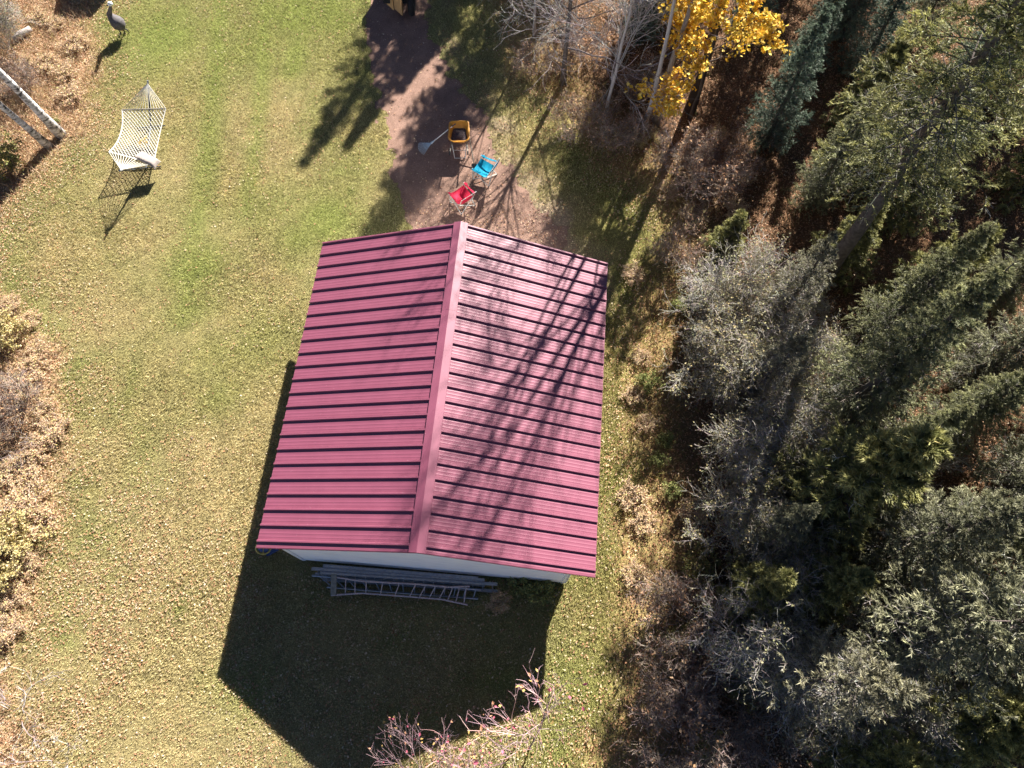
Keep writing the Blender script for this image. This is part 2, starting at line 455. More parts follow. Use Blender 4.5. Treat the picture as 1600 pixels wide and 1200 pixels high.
# the roof part is the board deck that carries the sheets
mb = MB()
for sgn in (-1, 1):
    e0 = np.array([0, 0, BHR - .05]); e1 = np.array([sgn * (BA - .03), 0, BHE - .05])
    nrm = np.array([sgn * (BHR - BHE), 0, BA]); nrm = nrm / np.linalg.norm(nrm)
    V = []
    for yy in (.03, BLN - .03):
        for pnt in (e0, e1): V += [pnt + (0, yy, 0), pnt + (0, yy, 0) - nrm * .05]
    mb.add(V, np.array([(0, 2, 6, 4), (1, 5, 7, 3), (0, 1, 3, 2), (4, 6, 7, 5), (2, 3, 7, 6)]))
roof = mb.build('roof', M['white_paint'], gar)
for sgn in (-1, 1):
    for i in range(23):
        yr = BLN - (.041 + i * PITCH)           # the ribs are counted from the far gable
        o = link('roof_panel', pm_full if i < 22 else pm_last, roof)
        # local +x runs down the slope, local +y towards the near gable
        xd = Vector((sgn * BA, 0, BHE - BHR)).normalized(); yd = Vector((0, -1, 0)); zd = Vector((sgn * (BHR - BHE), 0, BA)).normalized()
        if sgn > 0: m4 = Matrix((xd, yd, zd)).transposed()
        else: m4 = Matrix((xd, yd, zd)).transposed()
        m4 = m4.to_4x4(); m4.translation = Vector((0, yr, BHR - .012)) + zd * .004
        o.matrix_local = m4
# far strip beyond the first rib
# ridge cap in four overlapping lengths
m_cap = M['roof']
cw = .20
cuts = [-.015, .32 * BLN - 0.0, .60 * BLN, .87 * BLN, BLN + .02]
cuts = [-.02, .095 * BLN, .40 * BLN, .70 * BLN, BLN + .02]
for i in range(4):
    y0, y1 = cuts[i] - (.04 if i else 0), cuts[i + 1]
    lift = .046 + (.003 if i % 2 else 0)
    k = math.tan(ang)
    prof = [(-cw - .001, BHR - cw * k + lift - .030), (-cw, BHR - cw * k + lift), (0, BHR + lift), (cw, BHR - cw * k + lift), (cw + .001, BHR - cw * k + lift - .030)]
    mb = MB(); mb.grid([[(a_, yy, b_) for a_, b_ in prof] for yy in (y0, y1)])
    mb.grid([[(a_, yy, b_ - .008) for a_, b_ in prof] for yy in (y1, y0)])
    mb.build('ridge_cap', m_cap, roof)
# rake and eave trim
for yy in (-.004, BLN + .004):
    for sgn in (-1, 1):
        MB().bar((sgn * .004, yy, BHR - .067), (sgn * BA, yy, BHE - .065), .02, .10).build('rake_trim', M['roof'], roof)
for sgn in (-1, 1): MB().bar((sgn * (BA + .004), .02, BHE - .07), (sgn * (BA + .004), BLN - .02, BHE - .07), .016, .10).build('eave_trim', M['roof'], roof)
# walls: lapped boards
WA = BA - OV; wtop = BHE - .1 + OV * math.tan(ang)
def board_wall(name, p0, p1, top_fn, nrm, zmin=.12):
    """horizontal lap boards from p0 to p1; top_fn(s) gives the wall height at s along the wall"""
    w = thing_part(name)
    L = math.hypot(p1[0] - p0[0], p1[1] - p0[1]); d = ((p1[0] - p0[0]) / L, (p1[1] - p0[1]) / L)
    z = zmin; bh = .235
    ss = np.linspace(0, L, 121); tops = np.array([top_fn(s_) for s_ in ss])
    while z < tops.max() - .02:
        ok = ss[tops > z + .02]
        if len(ok) < 2: break
        a0, a1 = ok.min(), ok.max(); zt = min(z + bh, tops.max())
        ok2 = ss[tops > zt - .001]
        b0, b1 = (ok2.min(), ok2.max()) if len(ok2) > 1 else ((a0 + a1) / 2 - .01, (a0 + a1) / 2 + .01)
        V = []
        for s_, zz, off in ((a0, z, .030), (a1, z, .030), (b1, zt, .006), (b0, zt, .006), (a0, z, 0), (a1, z, 0)):
            V.append((p0[0] + d[0] * s_ + nrm[0] * off, p0[1] + d[1] * s_ + nrm[1] * off, zz))
        me = bpy.data.meshes.new('board'); me.from_pydata(V, [], [(0, 1, 2, 3), (4, 5, 1, 0)]); me.materials.append(M['siding']); me.update()
        link('board', me, w)
        z += bh
    # solid backing
    V = []
    n = len(ss)
    for s_, t_ in zip(ss, tops): V += [(p0[0] + d[0] * s_, p0[1] + d[1] * s_, 0.0), (p0[0] + d[0] * s_, p0[1] + d[1] * s_, t_)]
    F = np.array([(2 * i, 2 * i + 2, 2 * i + 3, 2 * i + 1) for i in range(n - 1)])
    w.data = mesh_np('wall', np.array(V), F, None, [M['concrete']])
    return w
def thing_part(name):
    o = bpy.data.objects.new(name, bpy.data.meshes.new(name)); COL.objects.link(o); o.parent = gar; return o
m, nt, b, _ = new_mat('painted_siding')
tc = nt.nodes.new('ShaderNodeTexCoord'); mp = nt.nodes.new('ShaderNodeMapping'); mp.inputs['Scale'].default_value = (.6, 14, 14)
nt.links.new(tc.outputs['Object'], mp.inputs[0]); nz = nt.nodes.new('ShaderNodeTexNoise'); nz.inputs['Scale'].default_value = 3; nz.inputs['Detail'].default_value = 6
nt.links.new(mp.outputs[0], nz.inputs['Vector'])
nt.links.new(ramp(nt, nz.outputs[0], [(.25, (.62, .63, .67)), (.5, (.83, .84, .87)), (.8, (.88, .89, .92))]), b.inputs['Base Color']); b.inputs['Roughness'].default_value = .6
M['siding'] = m
M['concrete'] = mat_simple('concrete', (.34, .33, .31), .9, 0, .2, 8, .3, .1)
gable = lambda s_: wtop + (WA - abs(s_ - WA)) * math.tan(ang)
board_wall('wall', (-WA, RO), (WA, RO), gable, (0, -1))
board_wall('wall', (WA, BLN - RO), (-WA, BLN - RO), gable, (0, 1))
board_wall('wall', (-WA, BLN - RO), (-WA, RO), lambda s_: wtop, (-1, 0))
board_wall('wall', (WA, RO), (WA, BLN - RO), lambda s_: wtop, (1, 0))
for sx_ in (-1, 1):
    for yy in (RO - .035, BLN - RO + .035):
        mb = MB(); mb.box((sx_ * (WA - .045), yy, (wtop - .06) / 2 + .06), (.10, .022, wtop - .06)); mb.box((sx_ * (WA + .034), yy + (.055 if yy < 1 else -.055), (wtop - .06) / 2 + .06), (.022, .11, wtop - .06))
        mb.build('corner_board', M['white_paint'], gar)
for sx_ in (-1, 1): MB().box((sx_ * (WA + OV / 2), BLN / 2, BHE - .135), (OV - .06, BLN - .3, .015)).build('soffit', M['white_paint'], gar)
# far gable: two plain doors
for x0, wdt in ((-2.2, 2.6), (1.6, .9)):
    mb = MB(); mb.box((x0 + wdt / 2 - .4, BLN - RO + .05, 1.0), (wdt, .04, 2.0)); d_ = mb.build('door', M['white_paint'], gar)
    mb = MB(); mb.tube([(x0 + wdt - .55, BLN - RO + .07, 1.0), (x0 + wdt - .55, BLN - RO + .13, 1.0)], .025, 8); mb.build('handle', M['steel_dark'], d_)

# ------------------------------------------------------------------ things along the near wall
def bw(lx, ly, z=0.0):                         # garage-local -> world
    c_, s_ = math.cos(BYAW), math.sin(BYAW)
    return Vector((BX + c_ * lx - s_ * ly, BY + s_ * lx + c_ * ly, z))

def ladder(label, r1, r2, n, mat, rw=.03, rh=.075, rung=.016, group=None, lead=.25):
    """r1, r2: polylines (world) of the two rails; n rungs between them"""
    base = (r1[0] + r1[-1] + r2[0] + r2[-1]) / 4; base.z = 0
    t = thing('ladder', label, 'ladder', base, 0, group)
    def at(poly, q):
        q = q * (len(poly) - 1); i = min(int(q), len(poly) - 2); return poly[i].lerp(poly[i + 1], q - i)
    for poly in (r1, r2):
        mb = MB()
        side = (r2[0] - r1[0]).normalized()
        for a_, b_ in zip(poly[:-1], poly[1:]):
            mb.bar(a_ - base, b_ - base, rh, rw, upv=side)
        mb.build('rail', mat, t)
    for i in range(n):
        q = (i + .5) / n
        mb = MB(); mb.tube([at(r1, q) - base, at(r2, q) - base], rung, 6); mb.build('rung', mat, t)
    return t
def stand_ladder(label, a, b, z1, z0, lean, n, mat):
    """ladder stood on its long edge: lower rail on the ground, upper rail above and leaning to the wall"""
    up = [G(*a, z1), G(*b, z1)]
    dn = [Vector((p.x + lean[0], p.y + lean[1], z0)) for p in up]
    return ladder(label, up, dn, n, mat, .028, .085, .015)
stand_ladder('long aluminium ladder on edge, closest to the white garage wall', (505, 884), (747, 903.5), .46, .05, (0, -.05), 15, M['alu'])
stand_ladder('second aluminium ladder on edge, leaned on the one against the garage wall', (487, 888.5), (757, 906.5), .45, .05, (0, -.09), 17, M['alu'])
stand_ladder('aluminium ladder on edge with its rung stubs showing, outermost of the leaning ladders', (500, 894), (777, 913), .44, .05, (.0, -.14), 18, M['alu'])
ladder('grey aluminium ladder lying nearly flat under the pinkish wooden ladder', [G(488, 899, .22), G(640, 911, .22), G(752, 921, .22)], [G(511, 917, .05), G(640, 927, .05), G(747, 935, .05)], 14, M['alu'], .03, .08, .016)
ladder('worn pinkish wooden ladder lying flat on top of the others', [G(518, 900.5, .40), G(566, 908, .40), G(650, 912.5, .42), G(700, 917, .40), G(734, 916, .38)], [G(517, 930, .16), G(566, 926.5, .14), G(640, 932, .14), G(690, 936, .12), G(731, 945, .10)], 13, M['paintwood'], .035, .06, .015)
mb = MB(); pa, pb = G(522, 897, .46), G(521, 930, .22); mb.bar(pa, pb, .15, .035)
tag(mb.build('plank', M['oldwood']), 'short grey plank lying across the left ends of the ladders', 'plank')

# yellow rimmed hose reel by the corner
hp = G(417, 858)
t = thing('hose_reel', 'hose reel with yellow rim and blue stand beside the garage corner', 'hose reel', hp, .5)
tilt = Matrix.Rotation(.75, 4, 'X')
a_ = np.linspace(0, 2 * PI, 25)
mb = MB(); mb.tube([tilt @ Vector((.2 * math.cos(q), .2 * math.sin(q), .02)) + Vector((0, 0, .30)) for q in a_], .022, 8, cap=False); mb.build('rim', M['yellow_rim'], t, True)
mb = MB(); mb.tube([tilt @ Vector((0, 0, -.10)) + Vector((0, 0, .30)), tilt @ Vector((0, 0, .0)) + Vector((0, 0, .30))], [.14, .15], 16); mb.build('drum', M['blue_plastic'], t)
for k in range(3):
    mb = MB(); mb.tube([tilt @ Vector((0, 0, .02)) + Vector((0, 0, .30)), tilt @ Vector((.19 * math.cos(k * 2.09), .19 * math.sin(k * 2.09), .02)) + Vector((0, 0, .30))], .012, 6); mb.build('spoke', M['yellow_rim'], t)
mb = MB(); mb.box((.12, -.14, .06), (.34, .12, .12)); mb.bar((.16, -.1, .1), (.02, .06, .25), .05, .05); mb.build('stand', M['blue_plastic'], t)

# ------------------------------------------------------------------ hammock on its stand
A_ = G(231, 126, 1.22); B_ = G(187, 267, 1.25)
fa, fb = G(236, 199), G(229, 263)
org = (fa + fb) / 2
t = thing('hammock_stand', 'dark steel stand carrying the white rope hammock', 'hammock stand', org)
L_ = lambda p: Vector(p) - org
for nm, f0, tip in (('upright', fa, A_), ('upright', fb, B_)):
    mb = MB(); mid = f0.lerp(tip, .5); mb.tube([L_(f0) + Vector((0, 0, .03)), L_(mid) + (f0 - tip).cross(Vector((1, 0, 0))).normalized() * .0, L_(tip)], .026, 8)
    u = mb.build(nm, M['steel_dark'], t)
    mb = MB(); mb.tube([L_(tip) + Vector((0, 0, .01)), L_(tip.lerp(f0, .07))], .034, 8); mb.build('end_cap', M['steel_grey'], u)
mb = MB(); mb.tube([L_(fa) + Vector((0, 0, .035)), L_(fb) + Vector((0, 0, .035))], .028, 8); mb.build('base_beam', M['steel_dark'], t)
ax = (fa - fb).normalized(); px_ = Vector((ax.y, -ax.x, 0))
for f0 in (fa, fb):
    mb = MB(); mb.tube([L_(f0 - px_ * .48) + Vector((0, 0, .03)), L_(f0 + px_ * .52) + Vector((0, 0, .03))], .022, 8); mb.build('foot', M['steel_dark'], t)
bar1 = [G(190.5, 171.5, .80), G(259, 169.5, .80)]
bar2 = [G(170, 237.5, .86), G(240, 256, .48)]
t = thing('hammock', 'white rope hammock with wooden spreader bars slung on the stand', 'hammock', org)
for br, mt in ((bar1, M['oldwood']), (bar2, M['rope'])):
    mb = MB(); mb.tube([L_(br[0]), L_(br[1])], .020, 8); mb.build('spreader_bar', mt, t)
NU, NV = 24, 30
def bed(u, v):                                  # u across 0..1, v from the far bar to the near bar
    p = bar1[0].lerp(bar1[1], u).lerp(bar2[0].lerp(bar2[1], u), v)
    s_ = 4 * v * (1 - v)
    c_ = bar1[0].lerp(bar1[1], .5).lerp(bar2[0].lerp(bar2[1], .5), v)
    p = c_ + (p - c_) * (1 - .13 * s_)
    p.z -= .22 * s_ * (1 - .35 * (2 * u - 1) ** 2)
    return np.array(p - org)
BP = np.array([[bed(i / NU, j / NV) for j in range(NV + 1)] for i in range(NU + 1)])
mb = MB(); P0 = []; P1 = []
for i in range(NU + 1):
    for j in range(NV):
        if (i + j) % 2 == 0:
            if i < NU: P0.append(BP[i, j]); P1.append(BP[i + 1, j + 1])
            if i > 0: P0.append(BP[i, j]); P1.append(BP[i - 1, j + 1])
P0, P1 = np.array(P0), np.array(P1); rr = np.full(len(P0), .0105)
mb.segs(P0, P1, rr, rr, 4)
mb.tube([tuple(p) for p in BP[0]], .017, 6); mb.tube([tuple(p) for p in BP[-1]], .017, 6)
mb.build('rope_net', M['rope'], t)
for br, tip in ((bar1, A_), (bar2, B_)):
    end = tip.lerp(br[0].lerp(br[1], .5), .10)
    P0 = np.array([tuple(L_(br[0].lerp(br[1], k / 15))) for k in range(16)]); P1 = np.array([tuple(L_(end))] * 16)
    mb = MB(); rr = np.full(16, .0085); mb.segs(P0, P1, rr, rr, 4); mb.tube([L_(end), L_(tip)], .012, 6); mb.build('clew', M['rope'], t)
# pillow hanging at the near corner
pc = G(231, 249, .60)
t = thing('hammock_pillow', 'taupe canvas pillow hanging at the lower corner of the hammock', 'pillow', pc, -.35)
mb = MB(); NP = 13; R_ = Matrix.Rotation(.55, 3, 'Y') @ Matrix.Rotation(-.25, 3, 'X')
for sg in (1, -1):
    P_ = []
    for i in range(NP):
        row = []
        for j in range(NP):
            u, v = i / (NP - 1) * 2 - 1, j / (NP - 1) * 2 - 1
            th_ = .085 * (max(0, (1 - u ** 4) * (1 - v ** 4))) ** .5
            row.append(tuple(R_ @ Vector((u * .36 * (1 - .07 * (1 - v * v)), v * .21 * (1 - .07 * (1 - u * u)), sg * th_ + .03 * math.sin(3 * u)))))
        P_.append(row)
    mb.grid(P_)
pil = mb.build('cushion', M['pillow'], t, True)
mb = MB(); mb.tube([R_ @ Vector((-.3, .15, .06)), Vector((-.42, .12, .14)), Vector((-.5, .16, .20))], .012, 5); mb.build('strap', M['black_cloth'], t)

# ------------------------------------------------------------------ tall bird statue
bp_ = G(192, 53)
t = thing('bird_statue', 'tall long-necked grey bird statue with white head on the lawn', 'statue', bp_, 0)
head = G(172.5, 6.5, 1.32) - bp_
mb = MB()
spine = [Vector((.24, -.10, .30)), Vector((.19, -.07, .36)), Vector((.10, -.02, .45)), Vector((.0, .03, .56)), Vector((-.07, .05, .70)), Vector((-.11, .07, .82))]
nk = [spine[-1].lerp(head, q) + Vector((.02 * math.sin(q * PI), .0, 0)) for q in (.3, .6, .85)]
mb.tube(spine + nk + [head - Vector((0, 0, .02))], [.04, .17, .255, .245, .165, .105, .078, .062, .056, .058], 16)
body = mb.build('body', M['bird_grey'], t, True)
mb = MB(); mb.tube([head + Vector((.06, .01, -.03)), head + Vector((.03, 0, .015)), head + Vector((-.03, -.02, .02)), head + Vector((-.075, -.035, -.005))], [.04, .088, .08, .04], 12); mb.build('head', M['bird_white'], t, True)
mb = MB(); mb.tube([head + Vector((-.06, -.03, 0)), head + Vector((-.16, -.07, -.03))], [.026, .008], 8); mb.build('beak', M['bird_black'], t, True)
mb = MB(); mb.tube([head + Vector((-.03, -.02, .070)), head + Vector((-.045, -.03, .086))], [.022, .016], 8); mb.build('crest', M['bird_black'], t, True)
for dx_, dy_ in ((-.06, -.03), (.09, .02)):
    mb = MB(); mb.tube([(dx_, dy_, .0), (dx_ + .01, dy_ + .02, .15), (dx_, dy_, .34)], [.024, .024, .045], 8)
    for k in (-.5, 0, .5): mb.tube([(dx_, dy_, .015), (dx_ - .10 * math.cos(k), dy_ - .10 * math.sin(k), .010)], [.014, .008], 6)
    mb.build('leg', M['bird_black'], t, True)
mb = MB(); mb.tube([(.22, -.09, .33), (.33, -.12, .30), (.36, -.13, .18), (.29, -.13, .10)], [.03, .022, .018, .01], 8); mb.build('tail', M['bird_black'], t, True)

# ------------------------------------------------------------------ wheelbarrow with rake and shovel
wp = G(719, 226)
t = thing('wheelbarrow', 'wheelbarrow with orange tray half full of dark soil on the dirt path', 'wheelbarrow', wp, .02)
def rr_ring(w0, w1, l0, l1, z, r, n=8):
    """rounded ring: half widths w0 (far) w1 (near), y from l1 (far) to l0 (near)"""
    pts = []
    for cx, cy, a0 in ((w0 - r, l1 - r, 0), (-(w0 - r), l1 - r, PI / 2), (-(w1 - 1.9 * r), l0 + 1.9 * r, PI), (w1 - 1.9 * r, l0 + 1.9 * r, 1.5 * PI)):
        rad = r if a0 < 2 else 1.9 * r
        for k in range(n + 1):
            q = a0 + k / n * PI / 2; pts.append((cx + rad * math.cos(q), cy + rad * math.sin(q), z))
    return pts
outer = rr_ring(.335, .365, -.42, .47, .66, .12); rim = rr_ring(.355, .385, -.445, .49, .665, .125); rimb = rr_ring(.352, .382, -.442, .487, .635, .125)
bot = rr_ring(.20, .27, -.24, .30, .36, .09); inb = rr_ring(.19, .26, -.23, .29, .385, .085); inn = rr_ring(.318, .345, -.40, .45, .655, .11)
mb = MB(); mb.grid([rimb, rim, inn, inb], closed_u=True); mb.grid([rimb, outer, bot], closed_u=True)
mb.add(bot, np.array([list(range(len(bot)))[::-1]])); mb.add(inb, np.array([list(range(len(inb)))]))
tray = mb.build('tray', M['orange_poly'], t, True)
so = rr_ring(.235, .285, -.29, .32, .465, .10); so2 = rr_ring(.12, .16, -.17, .15, .50, .06)
mb = MB(); mb.grid([so, so2], closed_u=True); mb.add(so2, np.array([list(range(len(so2)))])); mb.build('soil', M['soil'], t, True)
for sx_ in (-1, 1):
    mb = MB(); mb.tube([(sx_ * .10, .62, .22), (sx_ * .22, .1, .35), (sx_ * .29, -.5, .50), (sx_ * .31, -.92, .60)], .021, 8); hnd = mb.build('handle', M['oldwood'], t)
    mb = MB(); mb.tube([(sx_ * .305, -.80, .575), (sx_ * .313, -.95, .606)], .027, 8); mb.build('grip', M['tyre'], hnd)
    mb = MB(); mb.tube([(sx_ * .27, -.28, .44), (sx_ * .20, -.46, .03), (sx_ * .18, -.62, .03), (sx_ * .25, -.40, .46)], .016, 8); mb.build('leg', M['steel_grey'], t)
mb = MB(); mb.tube([(-.19, -.62, .03), (.19, -.62, .03)], .016, 8); mb.tube([(-.2, -.42, .2), (.2, -.42, .2)], .013, 8); mb.build('leg_brace', M['steel_grey'], t)
mb = MB(); q_ = np.linspace(0, 2 * PI, 21); mb.tube([(0, .66 + .15 * math.cos(k), .20 + .15 * math.sin(k)) for k in q_], .05, 8, cap=False); wh = mb.build('wheel', M['tyre'], t, True)
mb = MB(); mb.tube([(-.06, .66, .20), (.06, .66, .20)], .10, 14); mb.build('hub', M['steel_grey'], wh)
# leaf rake leaning on the tray
r0 = G(667, 229, .04); r1 = G(711, 194, .70)
ck = r0.lerp(r1, .20)
t = thing('leaf_rake', 'leaf rake with pale blue fan head leaning its pole on the wheelbarrow', 'rake', r0)
mb = MB(); mb.tube([ck - r0, r1 - r0], .016, 8); mb.build('pole', M['pole_white'], t)
mb = MB(); mb.tube([r0.lerp(r1, .90) - r0, r0.lerp(r1, 1.02) - r0], .019, 8); mb.build('grip', M['steel_dark'], t)
mb = MB(); mb.tube([r0.lerp(r1, .15) - r0, r0.lerp(r1, .26) - r0], [.045, .022], 8); mb.build('socket', M['rake_blue'], t)
dr = (r0 - ck); dr.z = 0; dr.normalize(); sd = Vector((-dr.y, dr.x, 0))
for k in range(15):
    q = (k - 7) / 7 * .62
    e_ = r0.lerp(r1, .16) + (dr * math.cos(q) + sd * math.sin(q)) * .46; e_.z = .03
    mb = MB(); mb.bar(r0.lerp(r1, .17) - r0, e_ - r0, .010, .005); mb.tube([e_ - r0, e_ - r0 + dr * .03 - Vector((0, 0, .025))], .006, 4); mb.build('tine', M['rake_blue'], t)
mb = MB(); mb.tube([r0.lerp(r1, .16) - r0 + (dr * math.cos(q) + sd * math.sin(q)) * .27 + Vector((0, 0, -.05)) for q in np.linspace(-.6, .6, 9)], .009, 5); mb.build('tine_band', M['rake_blue'], t)
s0 = G(740.5, 256, .05); s1 = G(733, 212, .55)
t = thing('shovel', 'long-handled shovel propped against the wheelbarrow, blade towards the teal chair', 'shovel', s0)
mb = MB(); mb.tube([Vector((0, 0, .02)), s1 - s0], .017, 8); mb.build('shaft', M['oldwood'], t)
mb = MB(); mb.tube([(s1 - s0) * .93, (s1 - s0) * 1.06], .024, 8); mb.build('grip', M['pole_white'], t)
dv = (s0 - s1).normalized(); sv = Vector((-dv.y, dv.x, 0)).normalized()
mb = MB(); mb.grid([[tuple(dv * (a0 * .28) + sv * (w_ * b0) + Vector((0, 0, .012 + .03 * b0 * b0))) for b0 in (-1, -.5, 0, .5, 1)] for a0, w_ in ((0, .03), (.12, .10), (.6, .105), (.85, .07), (1, .01))])
mb.grid([[tuple(dv * (a0 * .28) + sv * (w_ * b0) + Vector((0, 0, .004 + .03 * b0 * b0))) for b0 in (-1, -.5, 0, .5, 1)] for a0, w_ in ((0, .03), (.12, .10), (.6, .105), (.85, .07), (1, .01))][::-1]); mb.build('blade', M['steel_dark'], t)

# ------------------------------------------------------------------ folding camp chairs
def camp_chair(label, loc, rz, cloth, cup):
    """local: faces +y, seat 0.56 wide"""
    t = thing('camp_chair', label, 'camp chair', loc, rz)
    w, d, sh, bh = .29, .25, .42, .88
    def sheet(name, P_, mat, th=.012):
        mb = MB(); P_ = np.array(P_); mb.grid(P_); mb.grid(P_[::-1] - (0, 0, th)); return mb.build(name, mat, t, True)
    sheet('seat', [[(x, y, sh + .03 * abs(x) / w - .05 * (1 - (x / w) ** 2) * (1 - ((y - .02) / d) ** 2) + .05 * (y / d)) for x in np.linspace(-w, w, 9)] for y in np.linspace(-d, d, 7)], cloth)
    sheet('backrest', [[(x, -d - .02 - .20 * q + .05 * (1 - (x / w) ** 2) * -1, sh + .03 + (bh - sh - .03) * q) for x in np.linspace(-w, w, 9)] for q in np.linspace(0, 1, 7)], cloth, .014)
    for s_ in (-1, 1):
        a_ = sheet('armrest', [[(s_ * (w + .03 + .03 * v), y, .62 - .03 * math.sin((y + d) / .5 * PI)) for v in (-1, 0, 1)] for y in np.linspace(-d - .08, d, 7)], cloth, .01)
        if s_ == cup:
            mb = MB(); mb.tube([(s_ * (w + .05), d - .08, .60), (s_ * (w + .05), d - .08, .52)], [.05, .04], 12); mb.build('cup_holder', cloth, a_)
    t.scale = (1.02,) * 3; tb = .0145
    leg = lambda a_, b_: MB().tube([a_, b_], tb, 7).build('leg', M['chair_metal'], t)
    for s_ in (-1, 1):
        leg((s_ * w, -d - .22, bh + .01), (s_ * (w - .02), -d - .02, sh)); leg((s_ * (w + .02), d, .62), (s_ * (w), d + .02, .03))
        leg((s_ * w, -d, sh + .02), (s_ * w, d + .04, .02)); leg((s_ * w, d, sh + .06), (s_ * w, -d - .10, .02))
        leg((s_ * w, -d - .02, sh), (-s_ * w, -d - .10, .02)); leg((s_ * w, d, sh + .05), (-s_ * w, d + .03, .02))
        for fy in (-d - .10, d + .03): MB().tube([(s_ * w, fy, .0), (s_ * w, fy, .04)], [.024, .018], 8).build('foot', M['black_cloth'], t)
    MB().tube([(-w, -d - .22, bh), (w, -d - .22, bh)], .010, 7).build('top_bar', M['chair_metal'], t)
    return t
camp_chair('red folding camp chair on the dirt path behind the garage', G(722, 318), math.radians(38), M['red'], 1)
camp_chair('teal folding camp chair with cup holder on the dirt path', G(756, 276), math.radians(62), M['teal'], 1)

# ------------------------------------------------------------------ tan cart cut off by the edge of the view; made-up trailer for a shadow
cp = G(630, 14)
t = thing('utility_cart', 'tan utility cart with black tyres standing on the dirt path', 'cart', cp, 0)
for k, (xa, xb, yb) in enumerate(((603.5, 615.5, 15), (616.2, 629, 23))):
    p0, p1 = G(xa, yb - 6, .35) - cp, G(xb, yb, .35) - cp
    mb = MB(); wdt = p1.x - p0.x
    V = [(p0.x, p0.y + .1, .35), (p1.x, p1.y, .30), (p1.x, p1.y + .1, 1.0), (p0.x, p0.y + .2, 1.0)]
    V2 = [(x, y + .9, z) for x, y, z in V]
    mb.add(np.array(V + V2), np.array([(0, 1, 2, 3), (7, 6, 5, 4), (0, 4, 5, 1), (1, 5, 6, 2), (2, 6, 7, 3), (3, 7, 4, 0)])); mb.build('body_panel', M['tan_panel'], t)
tx = G(644, 30, .0) - cp
for dx_, dys in ((0, (.32, 1.9)), (-1.05, (1.9,))):
    for dy_ in dys:
        mb = MB(); q_ = np.linspace(0, 2 * PI, 25); mb.tube([(tx.x + dx_, tx.y + dy_ + .27 * math.cos(k), .38 + .27 * math.sin(k)) for k in q_], .13, 10, cap=False, flat=1.0); wh = mb.build('wheel', M['tyre'], t, True)
        mb = MB(); mb.tube([(tx.x + dx_ - .08, tx.y + dy_, .38), (tx.x + dx_ + .08, tx.y + dy_, .38)], .17, 14); mb.build('rim', M['steel_grey'], wh)
mb = MB(); mb.box((tx.x - .55, tx.y + 1.2, .62), (1.0, 1.9, .25)); mb.box((tx.x - .02, tx.y + .75, .85), (.42, 1.0, .10)); mb.box((tx.x - .55, tx.y + 2.0, 1.15), (.9, .5, .7)); mb.build('chassis', M['tyre'], t)

tp = Vector((-16.15, 25.95, 0))  # invented trailer: its unseen box is there to throw a straight-edged shadow
t = thing('shadow_trailer', 'made-up blue box trailer past the lawn edge, shaped to cast a shadow', 'trailer', tp, .12)
mb = MB(); mb.box((0, 1.2, .95), (1.45, 2.2, 1.15)); body = mb.build('body', M['trailer_blue'], t)
mb = MB(); mb.box((0, 1.2, 1.555), (1.5, 2.25, .06)); mb.build('roof', M['white_paint'], t)
for s_ in (-1, 1):
    mb = MB(); q_ = np.linspace(0, 2 * PI, 21); mb.tube([(s_ * .80, 1.2 + .2 * math.cos(k), .28 + .2 * math.sin(k)) for k in q_], .08, 8, cap=False); wh = mb.build('wheel', M['tyre'], t, True)
    mb = MB(); mb.tube([(s_ * .76, 1.2, .28), (s_ * .86, 1.2, .28)], .13, 12); mb.build('rim', M['steel_grey'], wh)
    mb = MB(); mb.bar((s_ * .45, .1, .38), (0, -.55, .38), .06, .06); mb.build('drawbar', M['trailer_blue'], t)
mb = MB(); mb.box((0, -.62, .42), (.10, .25, .12)); mb.build('coupler', M['white_paint'], t)

# ================================================================== vegetation
def unit(v): return v / (np.linalg.norm(v, axis=-1, keepdims=True) + 1e-9)

def polylines(rng, start, dirs, lens, M_, wob=.25, grav=0.0, up=0.0):
    """grow N crooked polylines of M_ points"""
    N = len(start); P = np.zeros((N, M_, 3)); P[:, 0] = start; d = unit(dirs)
    st = (lens / (M_ - 1))[:, None]
    for i in range(1, M_):
        d = unit(d + rng.normal(0, wob, (N, 3)) + np.array([0, 0, up - grav * i / M_]))
        P[:, i] = P[:, i - 1] + d * st
    return P

def spawn(rng, P, n, t0, t1, ang, lens, M_, wob=.25, grav=0.0, up=0.0, flat=None):
    """n children on each polyline; ang = spread angle; lens = function(t, parent length)"""
    N, m, _ = P.shape
    t = rng.uniform(t0, t1, (N, n)); f = t * (m - 1); i = np.minimum(f.astype(int), m - 2); fr = (f - i)[..., None]
    idx = np.arange(N)[:, None]
    st = P[idx, i] * (1 - fr) + P[idx, i + 1] * fr
    pd = unit(P[idx, i + 1] - P[idx, i])
    r = rng.normal(0, 1, (N, n, 3)); r = unit(r - (r * pd).sum(-1, keepdims=True) * pd)
    if flat is not None:
        s = np.cross(pd, np.array([0, 0, 1.])); s = unit(s) * np.where(rng.random((N, n, 1)) < .5, -1, 1)
        r = unit(r * (1 - flat) + s * flat)
    a = ang * rng.uniform(.7, 1.25, (N, n, 1))
    d = pd * np.cos(a) + r * np.sin(a)
    pl = np.linalg.norm(np.diff(P, axis=1), axis=2).sum(1)[:, None]
    L = lens(t, pl) * rng.uniform(.65, 1.25, (N, n))
    return polylines(rng, st.reshape(-1, 3), d.reshape(-1, 3), L.reshape(-1), M_, wob, grav, up), t.reshape(-1), np.repeat(np.arange(N), n)

